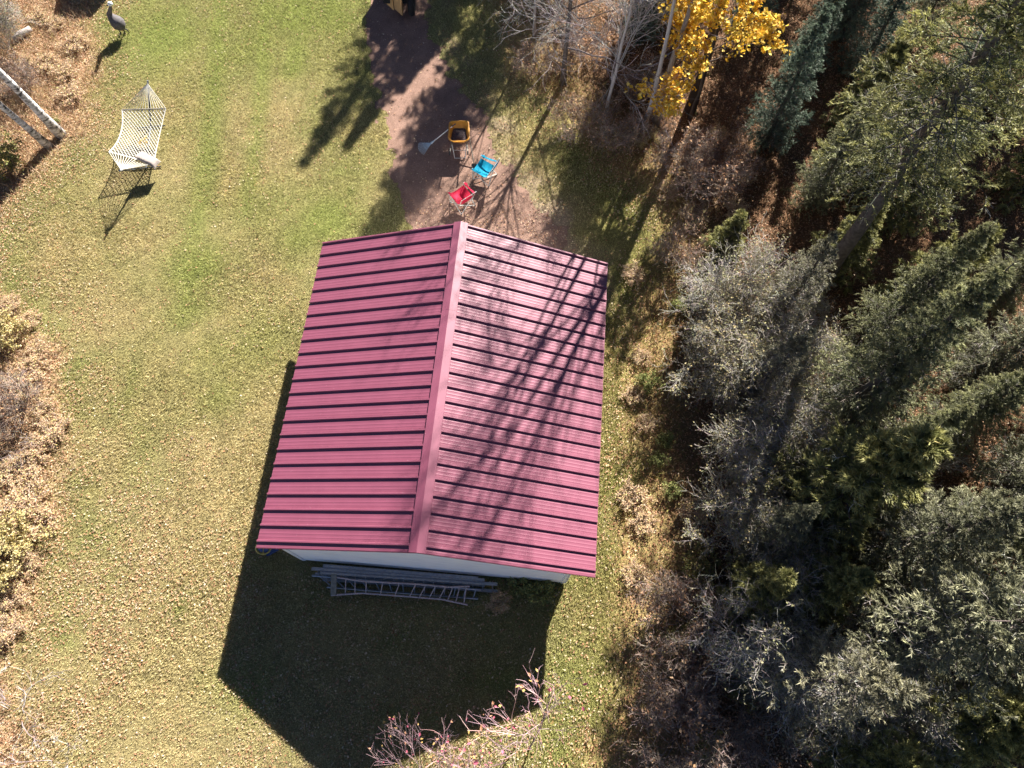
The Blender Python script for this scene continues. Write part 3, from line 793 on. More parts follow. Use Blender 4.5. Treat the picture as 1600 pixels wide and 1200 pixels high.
def poly_segs(P, r0, r1):
    N, m, _ = P.shape
    q = np.linspace(0, 1, m)
    r0 = np.broadcast_to(r0, (N,)); r1 = np.broadcast_to(r1, (N,))
    R = r0[:, None] * (1 - q) + r1[:, None] * q
    return P[:, :-1].reshape(-1, 3), P[:, 1:].reshape(-1, 3), R[:, :-1].reshape(-1), R[:, 1:].reshape(-1)

def jit(rng, base, n, v=.2, hue=.06):
    c = np.array(base)[None] * (1 + rng.normal(0, v, (n, 1))) * (1 + rng.normal(0, hue, (n, 3)))
    return np.clip(c, .004, .95)

def leaf_faces(rng, C, size, col, flat=.0, asp=.6, normal=None):
    """folded leaf: 4 points, 2 triangles"""
    n = len(C); nr = rng.normal(0, 1, (n, 3)); nr[:, 2] = np.abs(nr[:, 2]) + flat; nr = unit(nr)
    a = unit(np.cross(nr, rng.normal(0, 1, (n, 3)))); b = np.cross(nr, a)
    s = np.asarray(size).reshape(-1, 1) * np.ones((n, 1))
    V = np.stack([C - a * s, C + b * s * asp + nr * s * .25, C + a * s, C - b * s * asp + nr * s * .15], 1).reshape(-1, 3)
    i = np.arange(n) * 4
    F = np.concatenate([np.stack([i, i + 1, i + 2], 1), np.stack([i, i + 2, i + 3], 1)])
    return V, F, np.repeat(col, 4, 0)

def spray_faces(rng, C, D, L, W, col):
    """needle sprays: one thin triangle each, from C along D"""
    n = len(C); D = unit(D); s = unit(np.cross(D, rng.normal(0, 1, (n, 3))))
    L = np.asarray(L).reshape(-1, 1); W = np.asarray(W).reshape(-1, 1)
    V = np.stack([C - s * W, C + s * W, C + D * L], 1).reshape(-1, 3)
    return V, np.arange(3 * n).reshape(-1, 3), np.repeat(col, 3, 0)

def join(parts):
    Vs, Fs, Cs = [], {}, []; n = 0
    for V, F, c in parts:
        for f in (F if isinstance(F, list) else [F]): Fs.setdefault(f.shape[1], []).append(f + n)
        Vs.append(V); Cs.append(c); n += len(V)
    return np.concatenate(Vs), [np.concatenate(v) for v in Fs.values()], np.concatenate(Cs)

def seg_part(rng, P, r0, r1, col, k=3, v=.2):
    a, b_, ra, rb = poly_segs(P, r0, r1); V, F = seg_prisms(a, b_, ra, rb, k)
    c = np.repeat(np.repeat(jit(rng, col, len(P), v), P.shape[1] - 1, 0), 2 * k, 0)
    return V, F, c

def trunk_mesh(rng, h, r, M_=9, wob=.03, k=9, lean=(0, 0), mat='bark', flare=1.5):
    z = np.linspace(0, 1, M_)
    x = np.cumsum(rng.normal(0, wob, M_)) * h / M_; y = np.cumsum(rng.normal(0, wob, M_)) * h / M_; x -= x[0]; y -= y[0]
    P = np.stack([x + lean[0] * h * z, y + lean[1] * h * z, z * h], 1)
    R = r * (1 - .93 * z); R[0] *= flare
    mb = MB(); mb.tube(P, R, k)
    return mb, P

# ---- spruce: whorled drooping boughs, branchlets, needle sprays; grey dead twigs lower down
def spruce_meshes(seed, h, rad, base=.10, green=(.075, .095, .040), tipc=(.15, .155, .055), grey=0.25, dens=1.0, whorl=.34, droop=.55):
    rng = np.random.default_rng(seed)
    mb, TP = trunk_mesh(rng, h, .016 * h + .03)
    tm = mesh_np('trunk', np.concatenate(mb.V), [np.concatenate(v) for v in mb.F.values()], None, [M['bark']], True)
    nw = int(h * (1 - base) / whorl); parts_n, parts_t = [], []
    zs, az, ln = [], [], []
    for i in range(nw):
        q = base + (1 - base) * (i + rng.uniform(0, .6)) / nw
        if q > .985: continue
        nb = rng.integers(4, 8)
        a0 = rng.uniform(0, 2 * PI)
        for k in range(nb):
            zs.append(q); az.append(a0 + k * 2 * PI / nb + rng.normal(0, .25))
            prof = (1 - q) ** .85 * min(1, .7 + (q - base) * 2.2)
            ln.append(max(.18, rad * prof * rng.uniform(.72, 1.15)))
    zs, az, ln = map(np.array, (zs, az, ln))
    st = np.stack([np.interp(zs, np.linspace(0, 1, len(TP)), TP[:, j]) for j in range(3)], 1)
    el = .05 + .65 * (zs - base)
    D = np.stack([np.cos(az) * np.cos(el), np.sin(az) * np.cos(el), np.sin(el)], 1)
    B = polylines(rng, st, D, ln, 7, .07, droop * .22, 0)
    B[:, -1, 2] += .06 * ln; B[:, -2, 2] += .02 * ln
    parts_t.append(seg_part(rng, B, .010 + .007 * ln, .004 + 0 * ln, (.11, .098, .085), 4))
    nsub = 17
    S_, t, ip = spawn(rng, B, nsub, .14, 1.0, .95, lambda t, L: np.maximum(.10, (.42 - .26 * t) * np.minimum(L, 2.4)), 4, .12, .15, 0, flat=.75)
    lowdead = rng.random(len(S_)) < grey * (1.4 - 1.2 * t) * (1.25 - zs[ip])
    parts_t.append(seg_part(rng, S_, .0065, .003, (.13, .118, .098), 3))
    live = S_[~lowdead]; tl = t[~lowdead]; il = ip[~lowdead]
    # twiglets on the dead ones
    if lowdead.sum():
        dd, _, _ = spawn(rng, S_[lowdead], 4, .2, 1, .8, lambda t, L: .5 * L, 3, .3)
        parts_t.append(seg_part(rng, dd, .0055, .003, (.30, .285, .26), 3))
    ns = max(3, int(18 * dens))
    m = len(live); tt = rng.uniform(.05, 1.0, (m, ns)); f = tt * 3; i = np.minimum(f.astype(int), 2); fr = (f - i)[..., None]
    ix = np.arange(m)[:, None]
    C = live[ix, i] * (1 - fr) + live[ix, i + 1] * fr; pd = unit(live[ix, i + 1] - live[ix, i])
    dv = unit(pd * .9 + rng.normal(0, .55, C.shape) + np.array([0, 0, .12]))
    nC = m * ns
    tipw = np.clip((np.repeat(tl, ns) * .55 + tt.ravel() * .45) + rng.normal(0, .12, nC), 0, 1) ** 2
    bough = np.repeat(rng.normal(1, .18, len(B))[il], ns)[:, None]
    col = (np.array(green) * (1 - tipw[:, None]) + np.array(tipc) * tipw[:, None]) * bough * (1 + rng.normal(0, .2, (nC, 1)))
    gm = np.repeat(rng.random(m) < grey * .55, ns); col[gm] = col[gm] * .5 + np.array((.20, .19, .145)) * .5
    parts_n.append(spray_faces(rng, C.reshape(-1, 3), dv.reshape(-1, 3), rng.uniform(.06, .135, nC), rng.uniform(.008, .016, nC), np.clip(col, .008, .6)))
    # leader
    top = np.array([TP[-1]]) + np.stack([np.zeros(60), np.zeros(60), -rng.uniform(0, .6, 60)], 1)
    parts_n.append(spray_faces(rng, top, rng.normal(0, 1, (60, 3)) + [0, 0, .6], rng.uniform(.08, .16, 60), np.full(60, .016), jit(rng, tipc, 60)))
    cm = mesh_np('crown', *join(parts_n), [M['needle']]); bm_ = mesh_np('boughs', *join(parts_t), [M['twig']])
    return tm, cm, bm_

SPR = {
 'big':   spruce_meshes(1, 13.0, 3.7, .22, (.125, .145, .055), (.340, .315, .105), .12, 1.9, .31),
 'giant': spruce_meshes(8, 14.5, 3.9, .40, (.130, .148, .058), (.350, .320, .110), .14, 1.8, .33),
 'tall':  spruce_meshes(2, 11.0, 2.3, .05, (.125, .142, .075), (.320, .308, .150), .12, 1.9, .26),
 'grey':  spruce_meshes(3, 9.0, 2.2, .05, (.145, .155, .095), (.340, .325, .195), .24, 1.7, .26),
 'blue':  spruce_meshes(4, 8.5, 1.9, .05, (.078, .120, .088), (.200, .245, .170), .04, 1.5, .26),
 'young': spruce_meshes(5, 4.0, 1.35, .03, (.145, .160, .060), (.360, .335, .125), .10, 1.7, .20),
 'dead':  spruce_meshes(6, 7.0, 2.0, .06, (.180, .172, .110), (.310, .285, .170), .75, .9, .28, .4),
}
LM = {}                                         # landmarks that the labels of look-alikes refer to
def spruce(kind, px, py, sc, rz, label, group=None, lean=(0, 0), base=None, lm=None):
    p = base if base is not None else G(px, py)
    t = thing('spruce_tree', label, 'tree', (p[0], p[1], -.06), rz, group)
    t.scale = (sc, sc, sc); t.rotation_euler = (lean[0], lean[1], rz)
    tm, cm, bm_ = SPR[kind]
    link('trunk', tm, t); link('crown', cm, t); link('boughs', bm_, t)
    if lm: LM[lm] = (p[0], p[1])
    return t
LM.update({'the garage gable': (1.5, 2.6), 'the garage eave': (3.0, 8.0), 'the garage back corner': (2.8, 12.0), 'the birches': tuple(G(85, 220)[:2]), 'the hammock': tuple(G(215, 220)[:2]), 'the bird statue': tuple(G(192, 53)[:2]),
           'the teal chair': tuple(G(756, 276)[:2]), 'the yellow maple': tuple(G(1066, 180)[:2]), 'the goldenrod': tuple(G(1000, 218)[:2]), 'the log': tuple(G(35, 55)[:2]), 'the yellow-leaved shrub': tuple(G(22, 530)[:2]), 'the pale yellow shrub': tuple(G(5, 900)[:2])})
def nearest(p, n=2): return sorted(LM, key=lambda k: (LM[k][0] - p[0]) ** 2 + (LM[k][1] - p[1]) ** 2)[:n]
def between(look, p):
    a_, b_ = nearest(p); return f'{look} between {a_} and {b_}'
spruce('giant', 1272, 455, 1.0, .3, 'tallest spruce, sparse and yellow-green, its grey trunk showing between the boughs', lm='the tallest spruce')
spruce('blue', 1195, 228, .68, 1.1, 'dark bluish spruce beside the yellow maple', lm='the bluish spruce')
spruce('tall', 1290, 655, .80, 2.0, 'narrow spruce beside the tallest one, brown leaves behind its tip', lm='the narrow spruce')
spruce('young', 1262, 795, 1.65, .7, 'bright-tipped spruce over the dark hollow by the garage', lm='the bright-tipped spruce')
spruce('grey', 1360, 865, .80, 1.7, 'grey-green spruce next to the bright-tipped one', lm='the grey-green spruce')
spruce('grey', 1360, 1000, 1.05, 2.9, 'broad grey lichen-covered spruce, largest of the grey ones', lm='the broad grey spruce')
spruce('dead', 1225, 1065, .95, 4.1, 'half-dead spruce with grey bare twigs beside the broad grey one', lm='the half-dead spruce')
spruce('young', 1120, 412, .72, .2, 'small yellow-green spruce at the lawn edge behind the garage corner', lm='the small yellow-green spruce')
spruce('dead', 1175, 620, .65, 5.2, 'dead grey spruce with tangled twigs beside the garage eave', lm='the tangled dead spruce')
spruce('dead', 1205, 510, .72, 2.2, 'dead grey spruce under the tallest spruce', lm='the dead spruce')
spruce('young', 1160, 930, .9, 3.3, 'small dark spruce in the hollow by the garage gable', lm='the small dark spruce')
spruce('tall', 1262, 318, .50, 3.9, 'bushy young spruce between the tallest spruce and the bluish one', lm='the bushy young spruce')
spruce('tall', 1530, 130, .60, 5.0, 'dense dark spruce beyond the tallest one', lm='the dense dark spruce')
spruce('tall', 1345, 545, .62, .5, 'short dense spruce between the tallest spruce and the narrow one')
spruce('grey', 1500, 600, .7, 1.5, 'grey-green spruce behind the narrow one')
spruce('young', 1450, 1120, 1.2, 1.9, 'small spruce with brown leaf litter around it behind the broad grey spruce', lm='the litter spruce')
spruce('tall', 1500, 985, .85, 4.6, 'green spruce behind the broad grey one')
spruce('blue', 1000, 60, .62, 2.7, 'small dark evergreen behind the bare trees', lm='the small dark evergreen')
for i, (px, py, k, sc) in enumerate([(1560, 760, 'grey', .85), (1640, 640, 'tall', .9), (1590, 300, 'young', 1.1), (1560, 60, 'tall', .8), (1310, 60, 'blue', .7), (1390, 330, 'young', 1.2), (1350, 735, 'tall', .50), (1440, 690, 'tall', .55), (1185, 850, 'grey', .48), (1480, 860, 'tall', .5), (1250, 930, 'young', 1.0), (1335, 300, 'tall', .48), (1300, 420, 'young', .9), (1335, 120, 'blue', .62), (1420, 70, 'tall', .62), (1475, 170, 'blue', .72), (1585, 190, 'tall', .62), (1245, 120, 'blue', .55), (1160, 60, 'blue', .6), (1540, 470, 'tall', .55), (1700, 900, 'grey', 1), (1640, 1120, 'tall', .8), (1330, 1190, 'young', 1.1), (1240, -40, 'tall', .8), (1420, 480, 'young', 1.1), (1330, 200, 'young', 1.0)]):
    look = {'grey': 'grey-green spruce', 'tall': 'slender spruce', 'young': 'young bushy spruce', 'blue': 'bluish spruce'}[k]
    spruce(k, px, py, sc, i * 1.37, between(look, G(px, py)), 'spruces deep in the wood')
# evergreens beyond the view whose shadows reach the lawn, path and leaf litter
for i, (x, y, k, sc, lb) in enumerate([(2.2, 29.4, 'tall', 1.15, 'tall evergreen throwing its shadow over the wheelbarrow and chairs'), (3.6, 31.8, 'big', 1.0, 'wide-crowned evergreen behind the one shading the wheelbarrow'), (.4, 34.5, 'big', .95, 'evergreen whose ragged shadow lies on the open lawn'),
        (8.0, 27.5, 'big', .86, 'evergreen shading the lawn behind the garage corner'), (-.2, 30.6, 'tall', .85, 'evergreen shading the head of the dirt path'), (.9, 31.6, 'grey', .9, 'grey evergreen crowded against the one shading the path'), (7.0, 25.9, 'tall', 1.0, 'evergreen behind the yellow maple shading the garage corner'), (16, 31, 'tall', 1.0, 'evergreen standing alone far up the wood')]):
    spruce(k, 0, 0, sc, i * 2.1, lb, 'evergreens past the head of the path', base=(x, y))

# ---- bare deciduous trees and shrubs
def bare_tree(seed, h, r, spread, n1, n2, n3, n4, col, twigc, start=.3, wob=.14, ang=.75, lean=(0, 0), leafc=None, leafn=0, leafs=.06, trunk_wob=.05, leaf_t0=0.0, thick=1.0):
    rng = np.random.default_rng(seed)
    mb, TP = trunk_mesh(rng, h, r, 10, trunk_wob, 8, lean, flare=1.35)
    T = TP[None]
    L1, t1, _ = spawn(rng, T, n1, start, .98, ang, lambda t, L: spread * (1.15 - .65 * t), 7, wob, 0, .07)
    r1 = r * (.62 - .45 * t1) * thick
    L2, t2, i2 = spawn(rng, L1, n2, .2, 1, .7, lambda t, L: L * (.6 - .3 * t), 5, wob * 1.2, 0, .04)
    r2 = np.maximum(r1[i2] * .5 * (1 - .5 * t2), .007)
    L3, t3, i3 = spawn(rng, L2, n3, .15, 1, .7, lambda t, L: L * .55, 4, wob * 1.4)
    r3 = np.maximum(r2[i3] * .5, .0048)
    parts = [seg_part(rng, L1, r1, r1 * .35, col, 5), seg_part(rng, L2, r2, r2 * .45, col, 4), seg_part(rng, L3, r3, r3 * .6, twigc, 3)]
    tips = L3
    if n4:
        L4, _, i4 = spawn(rng, L3, n4, .2, 1, .6, lambda t, L: L * .5, 3, wob * 1.5); parts.append(seg_part(rng, L4, .0042, .0028, twigc, 3)); tips = L4
    tm = mesh_np('trunk', np.concatenate(mb.V), [np.concatenate(v) for v in mb.F.values()], np.tile(np.array(col), (mb.n, 1)), [M['twig']], True)
    lm = mesh_np('limbs', *join(parts), [M['twig']])
    fm = None
    if leafn:
        pts = np.concatenate([L2[:, 1:].reshape(-1, 3), tips[:, 1:].reshape(-1, 3)])
        C = pts[rng.integers(0, len(pts), leafn)] + rng.normal(0, .07, (leafn, 3))
        cc = np.array(leafc)[rng.integers(0, len(leafc), leafn)] * (1 + rng.normal(0, .15, (leafn, 1)))
        fm = mesh_np('foliage', *leaf_faces(rng, C, rng.uniform(.6, 1.2, leafn) * leafs, np.clip(cc, .01, .9), .4, .75), [M['leaf']])
    return tm, lm, fm

def plant(name, label, cat, meshes, p, rz=0, sc=1, group=None, z=-.04, names=('trunk', 'limbs', 'foliage')):
    t = thing(name, label, cat, (p[0], p[1], z), rz, group); t.scale = (sc,) * 3
    for nm, me in zip(names, meshes):
        if me is not None: link(nm, me, t)
    return t
GREYB = (.26, .235, .215); BROWNB = (.17, .125, .10); PALE = (.42, .385, .36)
# tall bare hardwood whose limbs throw the fan of shadows on the roof
plant('bare_tree', 'tall leafless hardwood with thick dark trunk behind the yellow maple', 'tree', bare_tree(11, 15.5, .17, 8.0, 14, 6, 4, 2, (.055, .046, .042), (.10, .085, .075), .30, .05, .33, (.0, .0), thick=.6), G(1078, 172), 1.0)
plant('bare_tree', 'slim leafless tree with pale crooked branches beside the lawn edge', 'tree', bare_tree(12, 10.5, .065, 3.6, 19, 8, 6, 3, PALE, PALE, .10, .13, .7, thick=.6), G(944, 190), .4)
plant('bare_tree', 'slim pale leafless sapling between bare trees and goldenrod', 'tree', bare_tree(13, 13.0, .085, 5.0, 7, 5, 4, 2, PALE, PALE, .42, .05, .28, (-.01, 0), trunk_wob=.03), G(1003, 206), 2.0)
plant('bare_tree', 'leafless sapling leaning beside the yellow maple', 'tree', bare_tree(14, 14.0, .10, 5.5, 8, 5, 4, 2, GREYB, GREYB, .42, .05, .28, (.02, .01), trunk_wob=.03), G(1024, 190), 3.0)
plant('bare_tree', 'dark-trunked leafless tree with wide grey crown at the bend of the path', 'tree', bare_tree(15, 8.5, .10, 3.6, 18, 8, 6, 3, (.13, .11, .10), (.40, .36, .34), .16, .15, .9, thick=.6), G(880, 130), 4.4)
plant('bare_tree', 'leafless tree with spreading whitish twigs at the head of the path', 'tree', bare_tree(16, 6.5, .06, 3.0, 17, 8, 6, 3, PALE, (.45, .41, .39), .12, .16, .95, thick=.6), G(835, 55), 5.1)
YEL = [(.72, .45, .04), (.80, .55, .07), (.60, .33, .03), (.76, .58, .15)]
plant('maple_tree', 'young maple in golden yellow autumn leaf at the wood edge', 'tree', bare_tree(17, 5.6, .055, 2.5, 15, 7, 5, 0, (.10, .085, .075), (.12, .1, .09), .28, .15, 1.1, (.05, .01), YEL, 4800, .08), G(1078, 184), .7)
plant('maple_sapling', 'low yellow-leaved sapling in front of the tall dark trunk', 'sapling', bare_tree(18, 2.1, .03, .9, 9, 5, 4, 0, GREYB, GREYB, .4, .14, 1.0, (.02, 0), YEL[:3], 900, .075), G(1029, 196), 2.7)
# birches
BIR = bare_tree(19, 11.0, .15, 3.0, 12, 7, 5, 2, (.6, .58, .56), (.25, .2, .18), .55, .12, .7, (-.10, -.02), trunk_wob=.02)
BIR2 = bare_tree(20, 10.0, .125, 2.6, 11, 7, 5, 2, (.6, .58, .56), (.25, .2, .18), .55, .12, .7, (-.16, -.06), trunk_wob=.02)
for me in (BIR[0], BIR2[0]): me.materials.clear(); me.materials.append(M['birch'])
plant('birch_tree', 'thicker white birch trunk with dark knots at the brush edge', 'tree', BIR, G(96, 211), 0)
plant('birch_tree', 'slimmer leaning white birch trunk casting its shadow across the litter', 'tree', BIR2, G(76, 228), 0)

def shrub_meshes(seed, h, rad, stems, n2, n3, n4, col, leafc=None, leafn=0, leafs=.05, wob=.22, r=.014):
    rng = np.random.default_rng(seed)
    a = rng.uniform(0, 2 * PI, stems); sp = rng.uniform(.2, 1.0, stems) * rad / h * 1.1
    D = np.stack([np.cos(a) * sp, np.sin(a) * sp, np.ones(stems)], 1)
    S0 = np.stack([np.cos(a) * rad * .15, np.sin(a) * rad * .15, np.zeros(stems)], 1)
    L1 = polylines(rng, S0, D, h * rng.uniform(.7, 1.2, stems), 7, wob * .5, 0, 0)
    L2, _, _ = spawn(rng, L1, n2, .2, 1, .8, lambda t, L: L * (.5 - .25 * t), 5, wob)
    L3, _, _ = spawn(rng, L2, n3, .1, 1, .8, lambda t, L: L * .5, 4, wob * 1.2)
    parts = [seg_part(rng, L1, r, r * .45, col, 4, .25), seg_part(rng, L2, r * .5, r * .3, col, 3, .25), seg_part(rng, L3, r * .34, r * .22, col, 3, .25)]
    tips = L3
    if n4:
        L4, _, _ = spawn(rng, L3, n4, .1, 1, .8, lambda t, L: L * .6, 3, wob * 1.3); parts.append(seg_part(rng, L4, r * .28, r * .18, col, 3, .25)); tips = L4
    lm = mesh_np('branches', *join(parts), [M['twig']]); fm = None
    if leafn:
        pts = np.concatenate([L2[:, 2:].reshape(-1, 3), tips[:, 1:].reshape(-1, 3)])
        C = pts[rng.integers(0, len(pts), leafn)] + rng.normal(0, .04, (leafn, 3))
        cc = np.array(leafc)[rng.integers(0, len(leafc), leafn)] * (1 + rng.normal(0, .2, (leafn, 1)))
        fm = mesh_np('leaves', *leaf_faces(rng, C, rng.uniform(.6, 1.2, leafn) * leafs, np.clip(cc, .01, .9), .3, .65), [M['leaf']])
    return lm, fm
DRYL = [(.40, .23, .12), (.30, .16, .09), (.50, .34, .21), (.22, .12, .075)]
YGR = [(.50, .41, .17), (.42, .37, .15), (.58, .47, .25), (.34, .29, .13)]
SHR = {
 'brown': shrub_meshes(31, 1.5, 1.1, 16, 8, 6, 3, (.24, .185, .155), DRYL, 500, .045),
 'grey':  shrub_meshes(32, 1.9, 1.3, 16, 9, 6, 4, (.31, .285, .25), [(.27, .25, .12), (.33, .28, .16), (.19, .19, .10), (.38, .30, .15)], 4200, .034),
 'greyb': shrub_meshes(33, 2.4, 1.5, 14, 9, 7, 4, (.33, .30, .275), [(.28, .25, .15), (.22, .22, .11)], 3000, .034),
 'dry':   shrub_meshes(34, .8, .8, 22, 7, 5, 0, (.44, .34, .27), [(.55, .38, .24), (.48, .30, .17), (.60, .46, .30), (.40, .24, .14), (.50, .42, .18)], 1700, .040),
 'olive': shrub_meshes(35, 1.1, .9, 18, 8, 5, 0, (.20, .17, .12), [(.24, .23, .07), (.32, .27, .09), (.17, .18, .06), (.40, .28, .14)], 2600, .045),
 'yellow': shrub_meshes(36, 1.0, .85, 18, 8, 5, 0, (.28, .21, .14), YGR + [(.60, .48, .18), (.66, .56, .32)], 3400, .042),
 'green': shrub_meshes(37, .6, .5, 16, 6, 4, 0, (.20, .19, .09), [(.25, .28, .09), (.31, .30, .11), (.19, .22, .07)], 700, .04),
 'pink':  shrub_meshes(38, 2.2, 1.7, 8, 6, 4, 2, (.42, .27, .29), [(.60, .40, .14), (.55, .28, .16), (.50, .12, .18)], 150, .04, .13, .0085),
 'pale':  shrub_meshes(39, 1.7, 1.6, 6, 4, 4, 2, (.42, .38, .37), None, 0, .05, .15, .010),
}
def shrub(kind, px, py, sc, rz, label, group=None):
    return plant('shrub', label, 'shrub', SHR[kind], G(px, py), rz, sc, group, -.03, ('branches', 'leaves'))
rngp = random.Random(7)
def many(kind, spots, label, group, s0=.8, s1=1.2, zs=1.0):
    for px, py in spots:
        t = shrub(kind, px, py, rngp.uniform(s0, s1), rngp.uniform(0, 6.28), between(label, G(px, py)), group); t.scale.z *= zs
# the near shrub at the bottom of the view
for i, (px, py, sc, lb) in enumerate([(815, 1190, 1.5, 'pinkish bare fruit bush with red buds in the tip of the garage shadow'), (655, 1235, 1.0, 'pinkish bare bush with a few orange leaves beside the red-budded one'), (725, 1230, 1.1, 'low pinkish bare bush between the two taller ones')]):
    shrub('pink', px, py, sc, (4.2, 1.9, 3.1)[i], lb)
# left brush
shrub('yellow', 22, 530, .85, 1, 'yellow-leaved shrub on the bank of brown brush')
shrub('brown', 30, 640, 1.0, 2, 'bare brown shrub beside the yellow-leaved one')
shrub('yellow', 30, 835, .85, 3, 'yellow-green shrub at the leaf-strewn lawn edge'); shrub('yellow', 0, 905, .8, 4, 'pale yellow shrub with dense leaves below the yellow-green one')
shrub('pale', 20, 1120, 1.15, 5, 'pale leafless shrub among thick fallen leaves')
shrub('pale', 95, 1190, .85, 2.2, 'low pale leafless shrub on the leaf-covered lawn')
shrub('pale', 40, 700, .5, 3.1, 'fallen pale twiggy branch on the brown brush')
shrub('greyb', 10, 70, .8, 3.2, 'grey twiggy bush in the corner above the birches')
shrub('brown', 45, 140, .75, 1.3, 'brown twiggy bush beside the weathered log')
shrub('green', 88, 195, .45, .3, 'small green plant growing between the two birch trunks')
shrub('olive', 12, 270, 1.0, .8, 'olive bush in the shade under the birches')
many('dry', [(60, 30), (110, 150), (75, 105), (20, 480), (50, 505), (60, 545), (45, 610), (70, 640), (85, 670), (50, 730), (40, 790), (60, 820), (45, 880), (20, 930), (90, 40), (120, 75), (100, 115), (40, 100), (55, 585), (75, 690), (20, 740), (55, 770), (-10, 800), (15, 980)], 'dry tan brush shrub', 'dry brush along the left bank', .55, .95, .5)
# wood edge and understorey
many('grey', [(1120, 500), (1115, 570), (1140, 610), (1185, 660), (1235, 570), (1210, 690), (1150, 710), (1150, 830), (1200, 900)], 'grey leaf-flecked bush', 'grey bushes between garage and spruces')
many('greyb', [(1135, 520), (1190, 560), (1260, 700), (1200, 740), (1200, 1000), (1330, 1090), (1420, 1060), (1380, 760)], 'grey bare-twigged bush', 'bare grey bushes under the spruces')
many('brown', [(1055, 405), (900, 205), (960, 225), (1000, 150), (1050, 260), (1100, 300), (1130, 260), (1040, 1080), (1060, 1150), (1100, 1040), (1180, 1130), (1060, 960), (840, 110), (900, 80)], 'brown twiggy bush', 'brown bushes along the wood edge')
many('olive', [(1090, 880), (1060, 1000), (1120, 960), (1150, 1060), (1250, 1130), (1400, 1160), (1480, 1180), (1570, 1090), (1100, 1170)], 'olive leafy bush', 'olive bushes along the wood edge', .45, .75)
many('dry', [(985, 430), (1000, 560), (990, 620), (1010, 660), (985, 780), (1005, 820), (990, 900), (1080, 340), (1150, 330), (1120, 210), (1160, 280), (1560, 560), (1585, 830), (1540, 1150), (1080, 800), (1040, 300)], 'dry rust-brown bush', 'dry bushes in the leaf litter', .5, .9, .55)
many('green', [(1010, 600), (1040, 690), (1025, 720), (1060, 480), (1050, 770)], 'low green leafy plant', 'green plants along the garage strip', .5, .9)
shrub('green', 815, 915, .8, 1, 'dark leafy weed patch against the garage wall'); shrub('green', 850, 925, .8, 2.5, 'leafy weed patch at the garage wall corner'); shrub('dry', 780, 945, .5, 2.5, 'orange-brown weed in front of the ladder ends')
many('yellow', [(985, 215), (1000, 225), (1015, 212), (1030, 222), (970, 218)], 'yellow-green goldenrod clump', 'goldenrod clumps at the wood edge', .22, .32)

# weathered log and stones
lp0, lp1 = G(22, 62, .12), G(48, 44, .14)
mb = MB(); mb.tube([lp0 - lp0, (lp1 - lp0) * .35 + Vector((0, .03, .02)), (lp1 - lp0) * .7, lp1 - lp0], [.11, .14, .12, .10], 10)
o = tag(mb.build('log', M['deadlog'], None, True), 'short weathered log lying in the brown brush', 'log'); o.location = lp0

# ------------------------------------------------------------------ fallen leaves, grass, brush (uncountable)
def scatter(rng, n, x0, x1, y0, y1): return rng.uniform(x0, x1, n), rng.uniform(y0, y1, n)
def roof_clear(x, y):
    c_, s_ = math.cos(BYAW), math.sin(BYAW); lx = c_ * (x - BX) + s_ * (y - BY); ly = -s_ * (x - BX) + c_ * (y - BY)
    return ~((np.abs(lx) < WA + .02) & (ly > RO - .05) & (ly < BLN - RO + .05))
def inview(x, y, mg=150):
    px, py = PXa(x, y); return (px > -mg) & (px < 1600 + mg) & (py > -mg) & (py < 1200 + mg)
LEAFP = np.array([(.54, .42, .28), (.50, .36, .23), (.46, .27, .155), (.34, .17, .09), (.60, .50, .37), (.44, .24, .14), (.24, .12, .07)])
def fallen():
    rng = np.random.default_rng(101)
    x, y = scatter(rng, 1150000, -23, 24, -5, 29)
    k = inview(x, y) & roof_clear(x, y); x, y = x[k], y[k]
    wood, brush, path = masks(x, y); px, py = PXa(x, y)
    n1 = vnoise(x, y, .45, 71, 3); n2 = vnoise(x, y, 1.7, 72, 2)
    cl = sstep(.40, .66, n1 * .5 + n2 * .3 + vnoise(x, y, 6.0, 73, 2) * .2)
    d = .012 + .045 * cl
    low = sstep(560, 1150, py) * sstep(560, 60, px); d = d + low * (.12 + .80 * cl)
    edge = sstep(-3.2, .2, sdf(x, y, BRUSH)); d = np.maximum(d, edge * (.08 + .55 * cl) + brush * .45)
    d = np.maximum(d, sstep(-1.6, .3, sdf(x, y, WOOD)) * (.12 + .35 * cl)); d = np.maximum(d, wood * .42)
    d = d + .14 * sstep(880, 930, py) * sstep(330, 400, px) * sstep(980, 900, px) * (.4 + cl)
    d = np.maximum(d, verge(x, y) * (.06 + .14 * cl))
    d = np.where(path > .5, .03 + .14 * sstep(290, 370, py), d)
    k = rng.random(len(x)) < d; x, y, wood, brush, path = x[k], y[k], wood[k], brush[k], path[k]
    n = len(x); z = -.005 + rng.uniform(0, .02, n) + brush * rng.uniform(0, .06, n)
    w = np.tile(np.array([.22, .2, .17, .1, .15, .1, .06]), (n, 1))
    ci = np.where(rng.random(n) < wood * .85, rng.choice([2, 3, 5, 6, 1], n, p=[.22, .26, .2, .22, .10]), rng.choice(7, n, p=[.20, .19, .22, .11, .08, .14, .06]))
    ci = np.where(rng.random(n) < brush * .6, rng.choice([1, 2, 5, 3, 0], n, p=[.3, .3, .15, .1, .15]), ci)
    col = LEAFP[ci] * (1 + rng.normal(0, .20, (n, 1)))
    V, F, C = leaf_faces(rng, np.stack([x, y, z], 1), rng.uniform(.014, .040, n), np.clip(col, .02, .8), 1.4, .62)
    return mesh_np('fallen_leaves', V, F, C, [M['leaf']])
tag(link('fallen_leaves', fallen()), 'tan and rust fallen leaves strewn over lawn, path and wood floor', 'leaves', kind='stuff')

